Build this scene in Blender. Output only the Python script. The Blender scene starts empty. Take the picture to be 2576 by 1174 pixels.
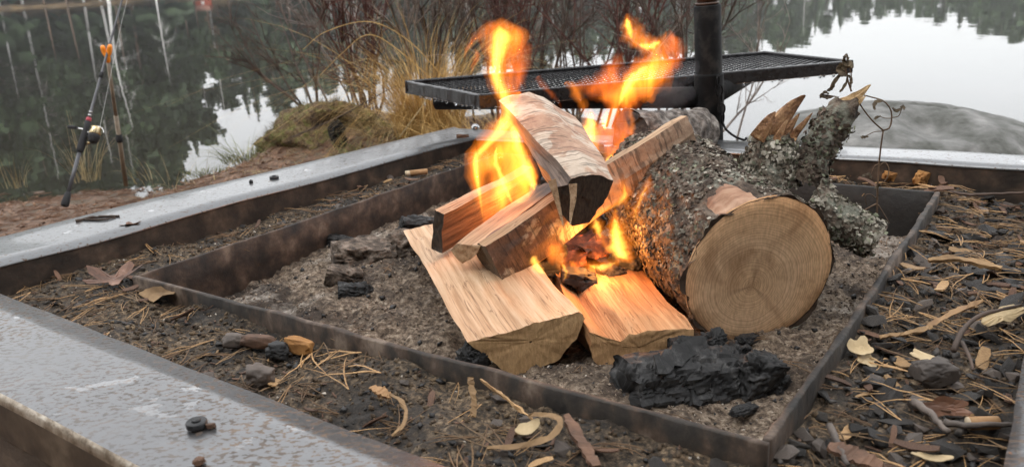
import bpy, math, random
import numpy as np
from mathutils import Vector, Matrix
random.seed(7); RNG = np.random.default_rng(7)
S = bpy.context.scene
COL = S.collection
# ------------------------------------------------------------------ camera
PITCH, ROLL, CAMZ, FPX = math.radians(17.1), math.radians(2.9), 0.40, 2083.0
cr, sr, cp, sp = math.cos(ROLL), math.sin(ROLL), math.cos(PITCH), math.sin(PITCH)
RIGHT = np.array([cr, -sr*sp, -sr*cp]); UP = np.array([sr, cr*sp, cr*cp]); FWD = np.array([0, cp, -sp])
cam = bpy.data.cameras.new('camera'); camo = bpy.data.objects.new('camera', cam); COL.objects.link(camo)
mw = Matrix.Identity(4)
for i in range(3):
    mw[i][0] = RIGHT[i]; mw[i][1] = UP[i]; mw[i][2] = -FWD[i]
mw[2][3] = CAMZ
camo.matrix_world = mw
cam.sensor_width = 36; cam.lens = FPX/2576*36; cam.clip_start = 0.02; cam.clip_end = 2000
cam.dof.use_dof = True; cam.dof.focus_distance = 1.2; cam.dof.aperture_fstop = 9.0
S.camera = camo
# ------------------------------------------------------------------ sky, sun, exposure
w = bpy.data.worlds.new("World"); S.world = w; w.use_nodes = True
nt = w.node_tree; nt.nodes.clear()
SUN_EL, SUN_ROT = math.radians(42), math.radians(215)
sky = nt.nodes.new('ShaderNodeTexSky'); sky.sky_type = 'NISHITA'; sky.sun_disc = False
sky.sun_elevation = SUN_EL; sky.sun_rotation = SUN_ROT; sky.dust_density = 4; sky.air_density = 1.0; sky.altitude = 100
hs = nt.nodes.new('ShaderNodeHueSaturation'); hs.inputs['Saturation'].default_value = 0.12
bg = nt.nodes.new('ShaderNodeBackground'); bg.inputs['Strength'].default_value = 0.15
wo = nt.nodes.new('ShaderNodeOutputWorld')
cloud = nt.nodes.new('ShaderNodeMix'); cloud.data_type = 'RGBA'; cloud.blend_type = 'ADD'; cloud.inputs[0].default_value = 1
cloud.inputs[7].default_value = (4.3, 4.33, 4.36, 1)          # the even grey of an overcast sky
nt.links.new(sky.outputs[0], hs.inputs['Color']); nt.links.new(hs.outputs[0], cloud.inputs[6]); nt.links.new(cloud.outputs[2], bg.inputs['Color']); nt.links.new(bg.outputs[0], wo.inputs['Surface'])
sl = bpy.data.lights.new('sun', 'SUN'); sl.energy = 0.5; sl.angle = math.radians(40); sl.color = (1, .96, .9)
so = bpy.data.objects.new('sun', sl); COL.objects.link(so)
sd = Vector((math.sin(SUN_ROT)*math.cos(SUN_EL), math.cos(SUN_ROT)*math.cos(SUN_EL), math.sin(SUN_EL)))
so.rotation_euler = sd.to_track_quat('Z', 'Y').to_euler(); so.location = (-3, -4, 6)
S.view_settings.view_transform = 'Standard'; S.view_settings.look = 'None'; S.view_settings.gamma = 1
S.view_settings.exposure = 0.85; S.view_settings.use_curve_mapping = False
S.render.engine = 'CYCLES'
S.cycles.use_denoising = True
S.cycles.max_bounces = 6; S.cycles.diffuse_bounces = 3; S.cycles.glossy_bounces = 3; S.cycles.transparent_max_bounces = 24
S.cycles.transmission_bounces = 4; S.cycles.volume_bounces = 0; S.cycles.sample_clamp_indirect = 6
# ------------------------------------------------------------------ helpers: photo measurement -> place
def ray(px, py):
    return RIGHT*((px-1288)/FPX) + UP*(-(py-587)/FPX) + FWD
def at_h(px, py, z):
    d = ray(px, py); return d*((z-CAMZ)/d[2]) + np.array([0, 0, CAMZ])
def at_d(px, py, Y):
    d = ray(px, py); return d*(Y/d[1]) + np.array([0, 0, CAMZ])
# ------------------------------------------------------------------ helpers: numpy noise
def _hash(ix, iy, iz, s):
    h = (ix.astype(np.int64)*374761393 + iy.astype(np.int64)*668265263 + iz.astype(np.int64)*2147483647 + s*1274126177) & 0xffffffff
    h = ((h ^ (h >> 13))*1274126177) & 0xffffffff
    h = ((h ^ (h >> 16))*2246822519) & 0xffffffff
    return ((h ^ (h >> 15)) & 0xffff)/65535.0*2-1
def vnoise(P, s=0):
    P = np.asarray(P, float); I = np.floor(P); f = P-I; f = f*f*(3-2*f); I = I.astype(np.int64)
    r = 0
    for dx in (0, 1):
        for dy in (0, 1):
            for dz in (0, 1):
                wgt = (f[:, 0] if dx else 1-f[:, 0])*(f[:, 1] if dy else 1-f[:, 1])*(f[:, 2] if dz else 1-f[:, 2])
                r = r + wgt*_hash(I[:, 0]+dx, I[:, 1]+dy, I[:, 2]+dz, s)
    return r
def fbm(P, freq=1, octv=4, s=0, gain=.5):
    P = np.asarray(P, float); a, r = 1, 0
    for o in range(octv):
        r = r + a*vnoise(P*freq + 17.3*o, s+o); a *= gain; freq *= 2
    return r
def voro_edge(P, freq, s=0):
    """0 on the borders of jittered cells, about 1 inside them"""
    P = np.asarray(P, float)*freq; I = np.floor(P).astype(np.int64); f1 = np.full(len(P), 9.); f2 = f1.copy()
    for dx in (-1, 0, 1):
        for dy in (-1, 0, 1):
            for dz in (-1, 0, 1):
                J = I+[dx, dy, dz]; c = J+.5+.42*np.stack([_hash(J[:, 0], J[:, 1], J[:, 2], s+k) for k in range(3)], -1); d = np.linalg.norm(P-c, axis=1)
                f2 = np.where(d < f1, f1, np.minimum(f2, d)); f1 = np.minimum(f1, d)
    return np.clip((f2-f1)*3.2, 0, 1)
def sstep(a, b, x):
    t = np.clip((x-a)/(b-a), 0, 1); return t*t*(3-2*t)
# ------------------------------------------------------------------ helpers: meshes and objects
class MB:
    def __init__(s): s.v = []; s.f = []; s.n = 0
    def add(s, V, F):
        V = np.asarray(V, float)
        s.v.append(V); s.f.extend([tuple(i+s.n for i in f) for f in F]); s.n += len(V); return s
    def V(s): return np.concatenate(s.v) if s.v else np.zeros((0, 3))
def mesh_from(name, V, F, smooth=False):
    m = bpy.data.meshes.new(name)
    if isinstance(F, np.ndarray) and len(F):
        k = F.shape[1]; n = len(F)
        m.vertices.add(len(V)); m.vertices.foreach_set('co', np.asarray(V, np.float32).ravel())
        m.loops.add(n*k); m.loops.foreach_set('vertex_index', F.astype(np.int32).ravel())
        m.polygons.add(n); m.polygons.foreach_set('loop_start', (np.arange(n)*k).astype(np.int32))
        try: m.polygons.foreach_set('loop_total', np.full(n, k, np.int32))
        except Exception: pass
        m.update(calc_edges=True)
    else:
        m.from_pydata([tuple(map(float, p)) for p in V], [], [tuple(int(i) for i in f) for f in F]); m.update()
    if smooth: m.polygons.foreach_set('use_smooth', [True]*len(m.polygons))
    return m
def obj(name, V, F, mat, parent=None, smooth=False, local=False):
    V = np.asarray(V, float)
    if parent is not None and not local:                      # world points -> the thing's own space
        mi = np.array(WORLD[parent.name].inverted()); V = V@mi[:3, :3].T + mi[:3, 3]
    m = mesh_from(name, V, F, smooth); m.materials.append(mat)
    o = bpy.data.objects.new(name, m); COL.objects.link(o)
    if parent is not None:
        o.parent = parent; WORLD[o.name] = WORLD[parent.name]
    else: WORLD[o.name] = Matrix.Identity(4)
    return o
def mbo(name, mb, mat, parent=None, smooth=False, local=False): return obj(name, mb.V(), mb.f, mat, parent, smooth, local)
WORLD = {}
def tag(o, label=None, cat=None, group=None, kind=None):
    if label: o['label'] = label
    if cat: o['category'] = cat
    if group: o['group'] = group
    if kind: o['kind'] = kind
    return o
def thing(name, label, cat, loc=(0, 0, 0), M=None, group=None):
    o = bpy.data.objects.new(name, None); COL.objects.link(o); o.empty_display_size = .05
    mm = M if M is not None else Matrix.Translation(Vector([float(c) for c in loc]))
    o.matrix_world = mm; WORLD[o.name] = mm.copy()
    return tag(o, label, cat, group)
def single(name, V, F, mat, label, cat, loc=None, smooth=False, group=None):
    V = np.asarray(V, float); c = V.mean(0) if loc is None else np.asarray(loc, float)
    if loc is None: c = np.array([c[0], c[1], V[:, 2].min()])
    o = obj(name, V-c, F, mat, None, smooth); o.location = c
    WORLD[o.name] = Matrix.Translation(Vector(c.tolist()))
    return tag(o, label, cat, group)
def copy_tree(o, parent=None):
    c = o.copy(); COL.objects.link(c); c.parent = parent
    for ch in list(o.children): copy_tree(ch, c)
    return c
def norm(a): a = np.asarray(a, float); return a/np.linalg.norm(a)
def smooth_path(P, n):
    P = np.asarray(P, float); k = len(P)
    if k < 3: t = np.linspace(0, 1, n)[:, None]; return P[0]*(1-t)+P[-1]*t
    Q = np.vstack([2*P[0]-P[1], P, 2*P[-1]-P[-2]]); out = []
    for u in np.linspace(0, k-1-1e-6, n):
        i = int(u); t = u-i; a, b, c, d = Q[i], Q[i+1], Q[i+2], Q[i+3]
        out.append(.5*(2*b+(c-a)*t+(2*a-5*b+4*c-d)*t*t+(3*b-a-3*c+d)*t**3))
    return np.array(out)
def tube(P, R, n=6, cap=True, phase=0):
    P = np.asarray(P, float); k = len(P); R = np.broadcast_to(np.asarray(R, float), (k,))
    T = np.gradient(P, axis=0); T /= (np.linalg.norm(T, axis=1, keepdims=True)+1e-12)
    ref = np.array([0, 0, 1.]) if abs(T[0][2]) < .9 else np.array([1., 0, 0])
    u = norm(np.cross(T[0], ref)); V = []
    for i in range(k):
        u = u-T[i]*np.dot(u, T[i]); u = norm(u); v = np.cross(T[i], u)
        a = np.arange(n)*2*math.pi/n + phase
        V.append(P[i] + R[i]*(np.cos(a)[:, None]*u+np.sin(a)[:, None]*v))
    V = np.concatenate(V); F = []
    for i in range(k-1):
        for j in range(n):
            F.append((i*n+j, i*n+(j+1) % n, (i+1)*n+(j+1) % n, (i+1)*n+j))
    if cap: F.append(tuple(range(n-1, -1, -1))); F.append(tuple((k-1)*n+j for j in range(n)))
    return V, F
def box(c, sx, sy, sz, M=None):
    V = np.array([[x, y, z] for x in (-.5, .5) for y in (-.5, .5) for z in (-.5, .5)])*[sx, sy, sz]
    if M is not None: V = V@np.asarray(M).T
    return V+np.asarray(c), [(0, 1, 3, 2), (4, 6, 7, 5), (0, 4, 5, 1), (2, 3, 7, 6), (0, 2, 6, 4), (1, 5, 7, 3)]
def grid_faces(nu, nv, closed_u=False):
    i = np.arange(nv-1)[:, None]; j = np.arange(nu if closed_u else nu-1)[None, :]
    a = i*nu+j; b = i*nu+(j+1) % nu; c = (i+1)*nu+(j+1) % nu; d = (i+1)*nu+j
    return np.stack([a, b, c, d], -1).reshape(-1, 4)
def rand_rot(n):
    q = RNG.normal(size=(n, 4)); q /= np.linalg.norm(q, axis=1, keepdims=True); a, b, c, d = q.T
    return np.stack([np.stack([1-2*(c*c+d*d), 2*(b*c-a*d), 2*(b*d+a*c)], -1), np.stack([2*(b*c+a*d), 1-2*(b*b+d*d), 2*(c*d-a*b)], -1),
                     np.stack([2*(b*d-a*c), 2*(c*d+a*b), 1-2*(b*b+c*c)], -1)], 1)
def scatter(TV, TF, P, Rm, Sc):
    TV = np.asarray(TV, float); TF = np.asarray(TF)
    Sc = np.asarray(Sc, float); Sc = Sc[:, None, None] if Sc.ndim == 1 else Sc[:, None, :]
    V = np.einsum('nij,nkj->nki', Rm, TV[None]*Sc) + np.asarray(P)[:, None, :]
    F = TF[None] + (np.arange(len(P))*len(TV))[:, None, None]
    return V.reshape(-1, 3), F.reshape(-1, TF.shape[1])
OCT_V = np.array([[1, 0, 0], [-1, 0, 0], [0, 1, 0], [0, -1, 0], [0, 0, 1], [0, 0, -1.]]); OCT_F = np.array([[0, 2, 4], [2, 1, 4], [1, 3, 4], [3, 0, 4], [2, 0, 5], [1, 2, 5], [3, 1, 5], [0, 3, 5]])
def ico(n=1):
    import bmesh
    bm = bmesh.new(); bmesh.ops.create_icosphere(bm, subdivisions=n, radius=1)
    V = np.array([v.co[:] for v in bm.verts]); bm.verts.index_update(); F = np.array([[v.index for v in f.verts] for f in bm.faces]); bm.free(); return V, F
def hull(pts):
    import bmesh
    bm = bmesh.new()
    for p in pts: bm.verts.new(p)
    r = bmesh.ops.convex_hull(bm, input=bm.verts)
    bmesh.ops.delete(bm, geom=[v for v in bm.verts if not v.link_faces], context='VERTS')
    bm.verts.index_update(); V = np.array([v.co[:] for v in bm.verts]); F = [[v.index for v in f.verts] for f in bm.faces]; bm.free(); return V, F
# ------------------------------------------------------------------ helpers: materials
def new_mat(name):
    m = bpy.data.materials.new(name); m.use_nodes = True; n = m.node_tree.nodes; l = m.node_tree.links
    return m, n, l, n['Principled BSDF']
def tex(n, l, scale, detail=5, stretch=(1, 1, 1), rough=.6, dist=0, coord='Object', typ='noise'):
    tc = n.new('ShaderNodeTexCoord'); mp = n.new('ShaderNodeMapping'); mp.inputs['Scale'].default_value = stretch
    l.new(tc.outputs[coord], mp.inputs['Vector'])
    if typ == 'noise':
        t = n.new('ShaderNodeTexNoise'); t.inputs['Scale'].default_value = scale; t.inputs['Detail'].default_value = detail
        t.inputs['Roughness'].default_value = rough; t.inputs['Distortion'].default_value = dist
    elif typ == 'voro':
        t = n.new('ShaderNodeTexVoronoi'); t.inputs['Scale'].default_value = scale
    l.new(mp.outputs[0], t.inputs['Vector']); return t
def ramp(n, l, src, stops, interp='LINEAR'):
    r = n.new('ShaderNodeValToRGB'); e = r.color_ramp.elements; r.color_ramp.interpolation = interp
    while len(e) < len(stops): e.new(.5)
    for i, (p, c) in enumerate(stops):
        e[i].position = p; e[i].color = (*c, 1) if len(c) == 3 else c
    l.new(src, r.inputs['Fac']); return r
def mixc(n, l, fac, a, b, mode='MIX'):
    x = n.new('ShaderNodeMix'); x.data_type = 'RGBA'; x.blend_type = mode
    for s, v in ((0, fac), (6, a), (7, b)):
        if isinstance(v, (int, float)): x.inputs[s].default_value = v
        elif isinstance(v, tuple): x.inputs[s].default_value = (*v, 1)
        else: l.new(v, x.inputs[s])
    return x.outputs[2]
def bump(n, l, p, src, strength=.4, dist=.002, prev=None):
    b = n.new('ShaderNodeBump'); b.inputs['Strength'].default_value = strength; b.inputs['Distance'].default_value = dist
    l.new(src, b.inputs['Height'])
    if prev is not None: l.new(prev, b.inputs['Normal'])
    l.new(b.outputs[0], p.inputs['Normal']); return b.outputs[0]
def simple(name, stops, scale=40, detail=6, rough=.7, stretch=(1, 1, 1), bs=.4, bd=.002, metallic=0, bscale=None, rand=0, spec=None, dist=0, coat=0):
    m, n, l, p = new_mat(name)
    t = tex(n, l, scale, detail, stretch, dist=dist); r = ramp(n, l, t.outputs['Fac'], stops); c = r.outputs[0]
    if rand:
        oi = n.new('ShaderNodeObjectInfo'); rr = ramp(n, l, oi.outputs['Random'], [(0, (1-rand,)*3), (1, (1+rand,)*3)]); c = mixc(n, l, 1.0, c, rr.outputs[0], 'MULTIPLY')
    l.new(c, p.inputs['Base Color']); p.inputs['Roughness'].default_value = rough; p.inputs['Metallic'].default_value = metallic
    if spec is not None: p.inputs['Specular IOR Level'].default_value = spec
    if coat: p.inputs['Coat Weight'].default_value = coat; p.inputs['Coat Roughness'].default_value = .12
    if bs:
        t2 = tex(n, l, bscale or scale*2, 6, stretch); bump(n, l, p, t2.outputs['Fac'], bs, bd)
    return m
def flat(name, c, rough=.5, metallic=0):
    m, n, l, p = new_mat(name); p.inputs['Base Color'].default_value = (*c, 1); p.inputs['Roughness'].default_value = rough; p.inputs['Metallic'].default_value = metallic; return m
HAZE = 0.0005
# ================================================================== the setting: land, lake, far shore
LAKE_Z = -0.33
SHX = np.array([-30, -8, -2.09, -1.76, -1.56, -1.35, -1.235, -1.1, -.95, -.5, .1, .5, 1.06, 2.5, 4, 8, 30])
SHY = np.array([6, 3.6, 3.30, 3.26, 3.22, 3.27, 3.46, 3.90, 4.6, 4.95, 4.8, 4.4, 4.0, 2.3, 1.8, 1.0, -4])
def ground_z(x, y):
    s = (y-np.interp(x, SHX, SHY))*.75
    z = np.where(s < 0, -.33+.085*(1-np.exp(-(s/.42)**2)), -.33-.28*(1-np.exp(-np.maximum(s, 0)/.7))-.06*np.maximum(s, 0))
    P = np.stack([x, y, 0*x], -1)
    n = fbm(P, 3, 4, 3)*.014 + fbm(P, 22, 3, 5)*.006
    z = z + n*np.where(s < 0, 1, .6)
    z = z + .10*np.exp(-(((x+.70)/.30)**2+((y-3.75)/.36)**2)) - .05*np.exp(-(((x-.6)/1.1)**2+((y-3.6)/.6)**2))
    return z
gx = np.concatenate([np.linspace(-14, -4.1, 24), np.arange(-4, 4.0, .026), np.linspace(4.1, 14, 24)])
gy = np.concatenate([np.linspace(-9, .6, 14), np.arange(.7, 1.2, .06), np.arange(1.22, 6.0, .026), np.linspace(6.1, 9, 24)])
X, Y = np.meshgrid(gx, gy); GP = np.stack([X.ravel(), Y.ravel(), ground_z(X.ravel(), Y.ravel())], -1)
# litter-brown bank: needles and soil, moss where it is raised, mud under the water
m, n, l, p = new_mat('bank_ground')
t1 = tex(n, l, 9, 8, rough=.7); t2 = tex(n, l, 70, 6, (1, .45, 1)); t3 = tex(n, l, 2.2, 4)
r2 = ramp(n, l, t2.outputs['Fac'], [(.25, (.022, .013, .008)), (.45, (.10, .052, .028)), (.62, (.19, .10, .052)), (.8, (.30, .20, .12))])
gr = ramp(n, l, t1.outputs['Fac'], [(.48, (0, 0, 0)), (.62, (1, 1, 1))])
c1 = mixc(n, l, gr.outputs[0], r2.outputs[0], (.085, .06, .034))
geo = n.new('ShaderNodeNewGeometry'); sx = n.new('ShaderNodeSeparateXYZ'); l.new(geo.outputs['Position'], sx.inputs[0])
mr = n.new('ShaderNodeMapRange'); mr.inputs[1].default_value = -.36; mr.inputs[2].default_value = -.31; l.new(sx.outputs['Z'], mr.inputs[0])
c2 = mixc(n, l, mr.outputs[0], (.05, .037, .02), c1)
l.new(c2, p.inputs['Base Color']); p.inputs['Roughness'].default_value = .75
bump(n, l, p, t2.outputs['Fac'], .8, .012); M_GROUND = m
o = obj('ground', GP, grid_faces(len(gx), len(gy)), M_GROUND, smooth=True); tag(o, kind='structure')
M_BED = simple('lake_mud', [(.3, (.012, .010, .006)), (.7, (.035, .028, .016))], 1.5, 5, .9, bs=.3, bd=.05)
o = obj('lake_bed', [[-700, -700, -2.2], [700, -700, -2.2], [700, 700, -2.2], [-700, 700, -2.2]], [(0, 1, 2, 3)], M_BED); tag(o, kind='structure')
# water: Fresnel mirror over a brown, slightly clear body, faint ripples
m, n, l, p = new_mat('lake_water'); n.remove(p); out = n['Material Output']
gl = n.new('ShaderNodeBsdfGlossy'); gl.inputs['Roughness'].default_value = .012; gl.inputs['Color'].default_value = (.80, .805, .81, 1)
tr = n.new('ShaderNodeBsdfTransparent'); tr.inputs['Color'].default_value = (.55, .47, .33, 1)
df = n.new('ShaderNodeBsdfDiffuse'); df.inputs['Color'].default_value = (.035, .033, .022, 1)
fr = n.new('ShaderNodeFresnel'); fr.inputs['IOR'].default_value = 1.5
body = n.new('ShaderNodeMixShader'); body.inputs[0].default_value = .45; mx = n.new('ShaderNodeMixShader')
l.new(tr.outputs[0], body.inputs[1]); l.new(df.outputs[0], body.inputs[2]); l.new(fr.outputs[0], mx.inputs[0]); l.new(body.outputs[0], mx.inputs[1]); l.new(gl.outputs[0], mx.inputs[2]); l.new(mx.outputs[0], out.inputs['Surface'])
ta = tex(n, l, 1.3, 3, (1, .55, 1)); tb = tex(n, l, 9, 2, (1, .6, 1))
b1 = n.new('ShaderNodeBump'); b1.inputs['Strength'].default_value = .5; b1.inputs['Distance'].default_value = .004; l.new(ta.outputs['Fac'], b1.inputs['Height'])
b2 = n.new('ShaderNodeBump'); b2.inputs['Strength'].default_value = .25; b2.inputs['Distance'].default_value = .0006; l.new(tb.outputs['Fac'], b2.inputs['Height']); l.new(b1.outputs[0], b2.inputs['Normal'])
l.new(b2.outputs[0], gl.inputs['Normal']); M_WATER = m
o = obj('lake_water', [[-420, 1.0, LAKE_Z], [420, 1.0, LAKE_Z], [420, 420, LAKE_Z], [-420, 420, LAKE_Z]], [(0, 1, 2, 3)], M_WATER); tag(o, kind='structure')
# far bank: a shoreline that recedes to the east, rising behind into a dark forest floor
AZ = np.radians(np.linspace(-62, 62, 90)); SHD = np.interp(np.degrees(AZ), [-62, -34, -20, -8, 2, 12, 22, 34, 62], [110, 136, 150, 170, 205, 255, 300, 320, 330])
rows = [(-3, -2.3), (-.4, -.45), (.4, -.12), (2, .02), (5, .22), (14, 2.2), (30, 9.0), (55, 14.0), (90, 15)]
FB = []
for k, (dr, dz) in enumerate(rows):
    for a, d in zip(AZ, SHD):
        dd = d+dr+(.5*math.sin(a*60+k)+.8*math.sin(a*23)); FB.append([math.sin(a)*dd, math.cos(a)*dd, dz*(1 if k < 4 else 1.15-.75*float(sstep(-.25, .55, a)))+LAKE_Z*(1 if k < 3 else 0)+.12*math.sin(a*140+k*2)*(k > 2)])
M_FBANK = simple('far_bank_ground', [(.3, (.05, .032, .014)), (.5, (.14, .09, .04)), (.7, (.26, .17, .07))], .5, 6, .9, bs=0)
o = obj('far_bank', FB, grid_faces(len(AZ), len(rows)), M_FBANK, smooth=True); tag(o, kind='structure')
# ------------------------------------------------------------------ trees of the far shore (seen as reflections and, at the edge, directly)
M_NEEDLE = simple('conifer_needles', [(.3, (.022, .038, .017)), (.6, (.055, .085, .036)), (.8, (.085, .115, .045))], 3, 4, .8, bs=0, rand=.35)
M_PBARK = simple('pine_bark', [(.3, (.10, .07, .05)), (.7, (.26, .18, .13))], 6, 4, .9, (1, 1, .2), bs=0)
M_WBARK = simple('white_birch_bark', [(.36, (.06, .05, .045)), (.44, (.62, .60, .57)), (.8, (.80, .78, .75))], 5, 4, .8, (1, 1, 2), bs=0)
M_TWIG = simple('grey_birch_twigs', [(.3, (.20, .17, .16)), (.7, (.42, .38, .36))], 4, 3, .9, bs=0)
def quads(C, U, Wd):
    V = np.stack([C-U-Wd, C+U-Wd*.6, C+U+Wd*.6, C-U+Wd], 1).reshape(-1, 3); return V, np.arange(len(V)).reshape(-1, 4)
def crown_spruce(h, r, seed):
    g = np.random.default_rng(seed); C, U, Wv = [], [], []
    for z in np.arange(.07, 1.0, .016):
        rr = r*(1-z)**.85*(.75+.5*g.random())
        for a in g.random(int(6+10*(1-z)))*6.283:
            L = rr*(.55+.55*g.random()); d = np.array([math.cos(a), math.sin(a), 0])
            for k in range(3):
                q = L*(k+.6)/3; c = d*q+np.array([0, 0, z*h-q*.32+g.normal()*.012*h]); C.append(c)
                U.append((d+[0, 0, -.35])*L*.24); t = np.cross(d, [0, 0, 1]); Wv.append((t+g.normal(size=3)*.35)*L*.2+[0, 0, -.008*h])
    return quads(np.array(C), np.array(U), np.array(Wv))
def crown_pine(h, r, seed):
    g = np.random.default_rng(seed); C = []
    for k in range(26):
        z = .5+.48*g.random(); a = g.random()*6.283; q = r*(1.15-z)*1.7*g.random()**.5; c0 = np.array([math.cos(a)*q, math.sin(a)*q, z*h])
        s = r*(.25+.2*g.random()); C.append(c0+g.normal(size=(42, 3))*[s*.6, s*.6, s*.3])
    C = np.concatenate(C); nn = len(C); U = g.normal(size=(nn, 3)); U /= np.linalg.norm(U, axis=1, keepdims=True); V = np.cross(U, g.normal(size=(nn, 3))); V /= np.linalg.norm(V, axis=1, keepdims=True)
    return quads(C, U*r*.22, V*r*.13)
def limbs_bare(h, r, seed, nl=26, z0=.3, w=1.0):
    g = np.random.default_rng(seed); mb = MB()
    for k in range(nl):
        z = z0+(1-z0)*(k+g.random())/nl; a = g.random()*6.283; L = r*(1.15-z)*(.7+.6*g.random()); d = np.array([math.cos(a), math.sin(a), 0])
        pts = [np.array([0, 0, z*h])+d*L*t+np.array([0, 0, L*(.75*t-.55*t*t*2)]) + g.normal(size=3)*.02*L*t for t in (0, .3, .65, 1)]
        mb.add(*tube(pts, [.0035*h*w*(1.1-z), .0026*h*w*(1.1-z), .0018*h*w*(1.1-z), .0008*h*w], 3, False))
        for q in range(4):
            b = pts[1]+(pts[3]-pts[1])*g.random(); e = b+d*L*.3*g.random()+g.normal(size=3)*L*.16+[0, 0, -.05*L]; mb.add(*tube([b, (b+e)/2+[0, 0, .02*L], e], [.0012*h*w*(1.1-z), .0009*h*w*(1.1-z), .0005*h*w], 3, False))
    return mb
def tree_proto(kind, seed, h, r):
    g = np.random.default_rng(seed+99); bend = g.normal(size=2)*.012*h
    tp = [[bend[0]*math.sin(t*3), bend[1]*math.sin(t*2.2), t*h-.3] for t in np.linspace(0, 1, 7)]
    rad = {'spruce': .011, 'pine': .0115, 'birch': .0105}[kind]*h*(1.25 if seed > 8 else 1)
    T = thing(kind+'_tree', None, 'tree')
    V, F = tube(tp, np.linspace(rad, rad*.12, 7), 7); obj('trunk', V, F, M_WBARK if kind == 'birch' else M_PBARK, T, True, True)
    if kind == 'spruce': V, F = crown_spruce(h, r*1.15, seed); obj('crown', V, F, M_NEEDLE, T, False, True)
    if kind == 'pine': V, F = crown_pine(h, r, seed); obj('crown', V, F, M_NEEDLE, T, False, True)
    if kind == 'birch': mbo('crown', limbs_bare(h, r, seed, 20 if seed > 8 else 26, .34, 2.0 if seed > 8 else 1.2), M_TWIG if seed < 9 else M_WBARK, T, False, True)
    return T
PROTO = {'spruce': [tree_proto('spruce', s, 10, 1.9) for s in (1, 2, 3)], 'pine': [tree_proto('pine', s, 10, 1.8) for s in (4, 5, 6)], 'birch': [tree_proto('birch', s, 10, 1.7) for s in (7, 8)], 'bigbirch': [tree_proto('birch', s, 10, 1.9) for s in (9, 10)]}; LABX = 1
LAB = {'bigbirch': ('', 'tall birches mirrored behind the fishing rod'), 'spruce': ('dark green spruce mirrored in the lake from the far shore', 'spruces along the far shore'),
       'pine': ('tall pine with bare brown trunk mirrored in the lake from the far shore', 'pines along the far shore'),
       'birch': ('leafless white birch mirrored as a pale line in the dark lake', 'birches along the far shore')}
used_p = set()
def plant(kind, az, d, h, i, label=None, lean=0):
    pr = PROTO[kind][i % len(PROTO[kind])]
    t = pr if pr.name not in used_p else copy_tree(pr)
    used_p.add(pr.name); x, y = math.sin(az)*d, math.cos(az)*d
    s0 = d-np.interp(az, AZ, SHD); z = np.interp(s0, [r_[0] for r_ in rows], [r_[1] for r_ in rows])
    t.location = (x, y, z-.1); t.rotation_euler = (lean, lean*.5, random.random()*6.28); k = h/10; q = k*random.uniform(.85, 1.1)
    t.scale = (q, q, k); lb, gp = LAB[kind]; t['group'] = gp; t['label'] = label or lb
# skyline of the reflection, measured in the photograph: pixel of each treetop's mirror image
SK = [(-500, 600), (0, 590), (200, 540), (330, 490), (400, 460), (470, 430), (520, 350), (590, 300), (650, 320), (720, 270), (800, 235), (1000, 215), (1250, 185), (1600, 160), (1850, 150), (2000, 112), (2150, 60), (2280, 40), (2400, 62), (2480, 92), (2580, 108), (2900, 110)]
ska, ske = [], []
for q in SK:
    d_ = ray(*q); ska.append(math.atan2(d_[0], d_[1])); ske.append(-d_[2]/math.hypot(d_[0], d_[1]))
cnt = 0
for row, (dr, fmin, fmax) in enumerate([(3, .4, .92), (9, .65, 1.03), (17, .75, 1.05), (26, .86, 1.05)]):
    a = math.radians(-41)+.006*row
    while a < math.radians(41):
        D = float(np.interp(a, AZ, SHD))+dr+random.uniform(-1, 2); H = D*float(np.interp(a, ska, ske))-.73
        z = np.interp(dr, [r_[0] for r_ in rows], [r_[1] for r_ in rows])
        u = random.random(); kind = 'spruce' if u < (.42 if row else .12) else ('pine' if u < ((.84 if row else .74) if a < 0 else .93) else 'birch')
        h = max(3, (H-z)*random.uniform(fmin, fmax)); plant(kind, a, D, h, cnt); cnt += 1
        a += (1.35+.25*row)*random.uniform(.6, 1.3)/math.sqrt(D*.75)/7.2
# the two tall birches whose mirror images hang in the water behind the rod
for (px, py, lean, lb) in ((372, 350, .05, 'tall leaning birch whose white mirror image hangs behind the fishing rod'), (462, 235, .04, 'slimmer white birch mirrored just beside the tall leaning one')):
    d_ = ray(px, py); a = math.atan2(d_[0], d_[1])-.012; D = float(np.interp(a, AZ, SHD))+.4; plant('bigbirch', a, D-3, D*(-d_[2]/math.hypot(d_[0], d_[1]))-.7, 0 if lean == .05 else 1, lb, 0)
HZ = obj('haze', box((0, 215, 29), 1000, 560, 65)[0], box((0, 0, 0), 1, 1, 1)[1], None or bpy.data.materials.new('haze_air')); tag(HZ, kind='stuff')
hm = HZ.data.materials[0]; hm.use_nodes = True; hn = hm.node_tree.nodes; hn.remove(hn['Principled BSDF']); pv = hn.new('ShaderNodeVolumePrincipled'); pv.inputs['Density'].default_value = HAZE; pv.inputs['Color'].default_value = (.93, .95, .97, 1); pv.inputs['Anisotropy'].default_value = .2
hm.node_tree.links.new(pv.outputs[0], hn['Material Output'].inputs['Volume'])
# unseen wood added behind the camera to hold back sky light: spruces and pines
ms_ = MB(); g_ = np.random.default_rng(5)
for i in range(26):
    a = math.pi+g_.uniform(-1.5, 1.5); d = g_.uniform(9, 17); src = PROTO['spruce' if i % 3 else 'pine'][i % 3]; k_ = g_.uniform(1.0, 1.5)
    for ch in src.children:
        V = np.array([v.co[:] for v in ch.data.vertices])*[k_*1.15, k_*1.15, k_]; ms_.add(V+[math.sin(a)*d, math.cos(a)*d, -.4], [f.vertices[:] for f in ch.data.polygons])
tag(mbo('blocker_woods', ms_, M_NEEDLE), kind='stuff')
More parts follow.
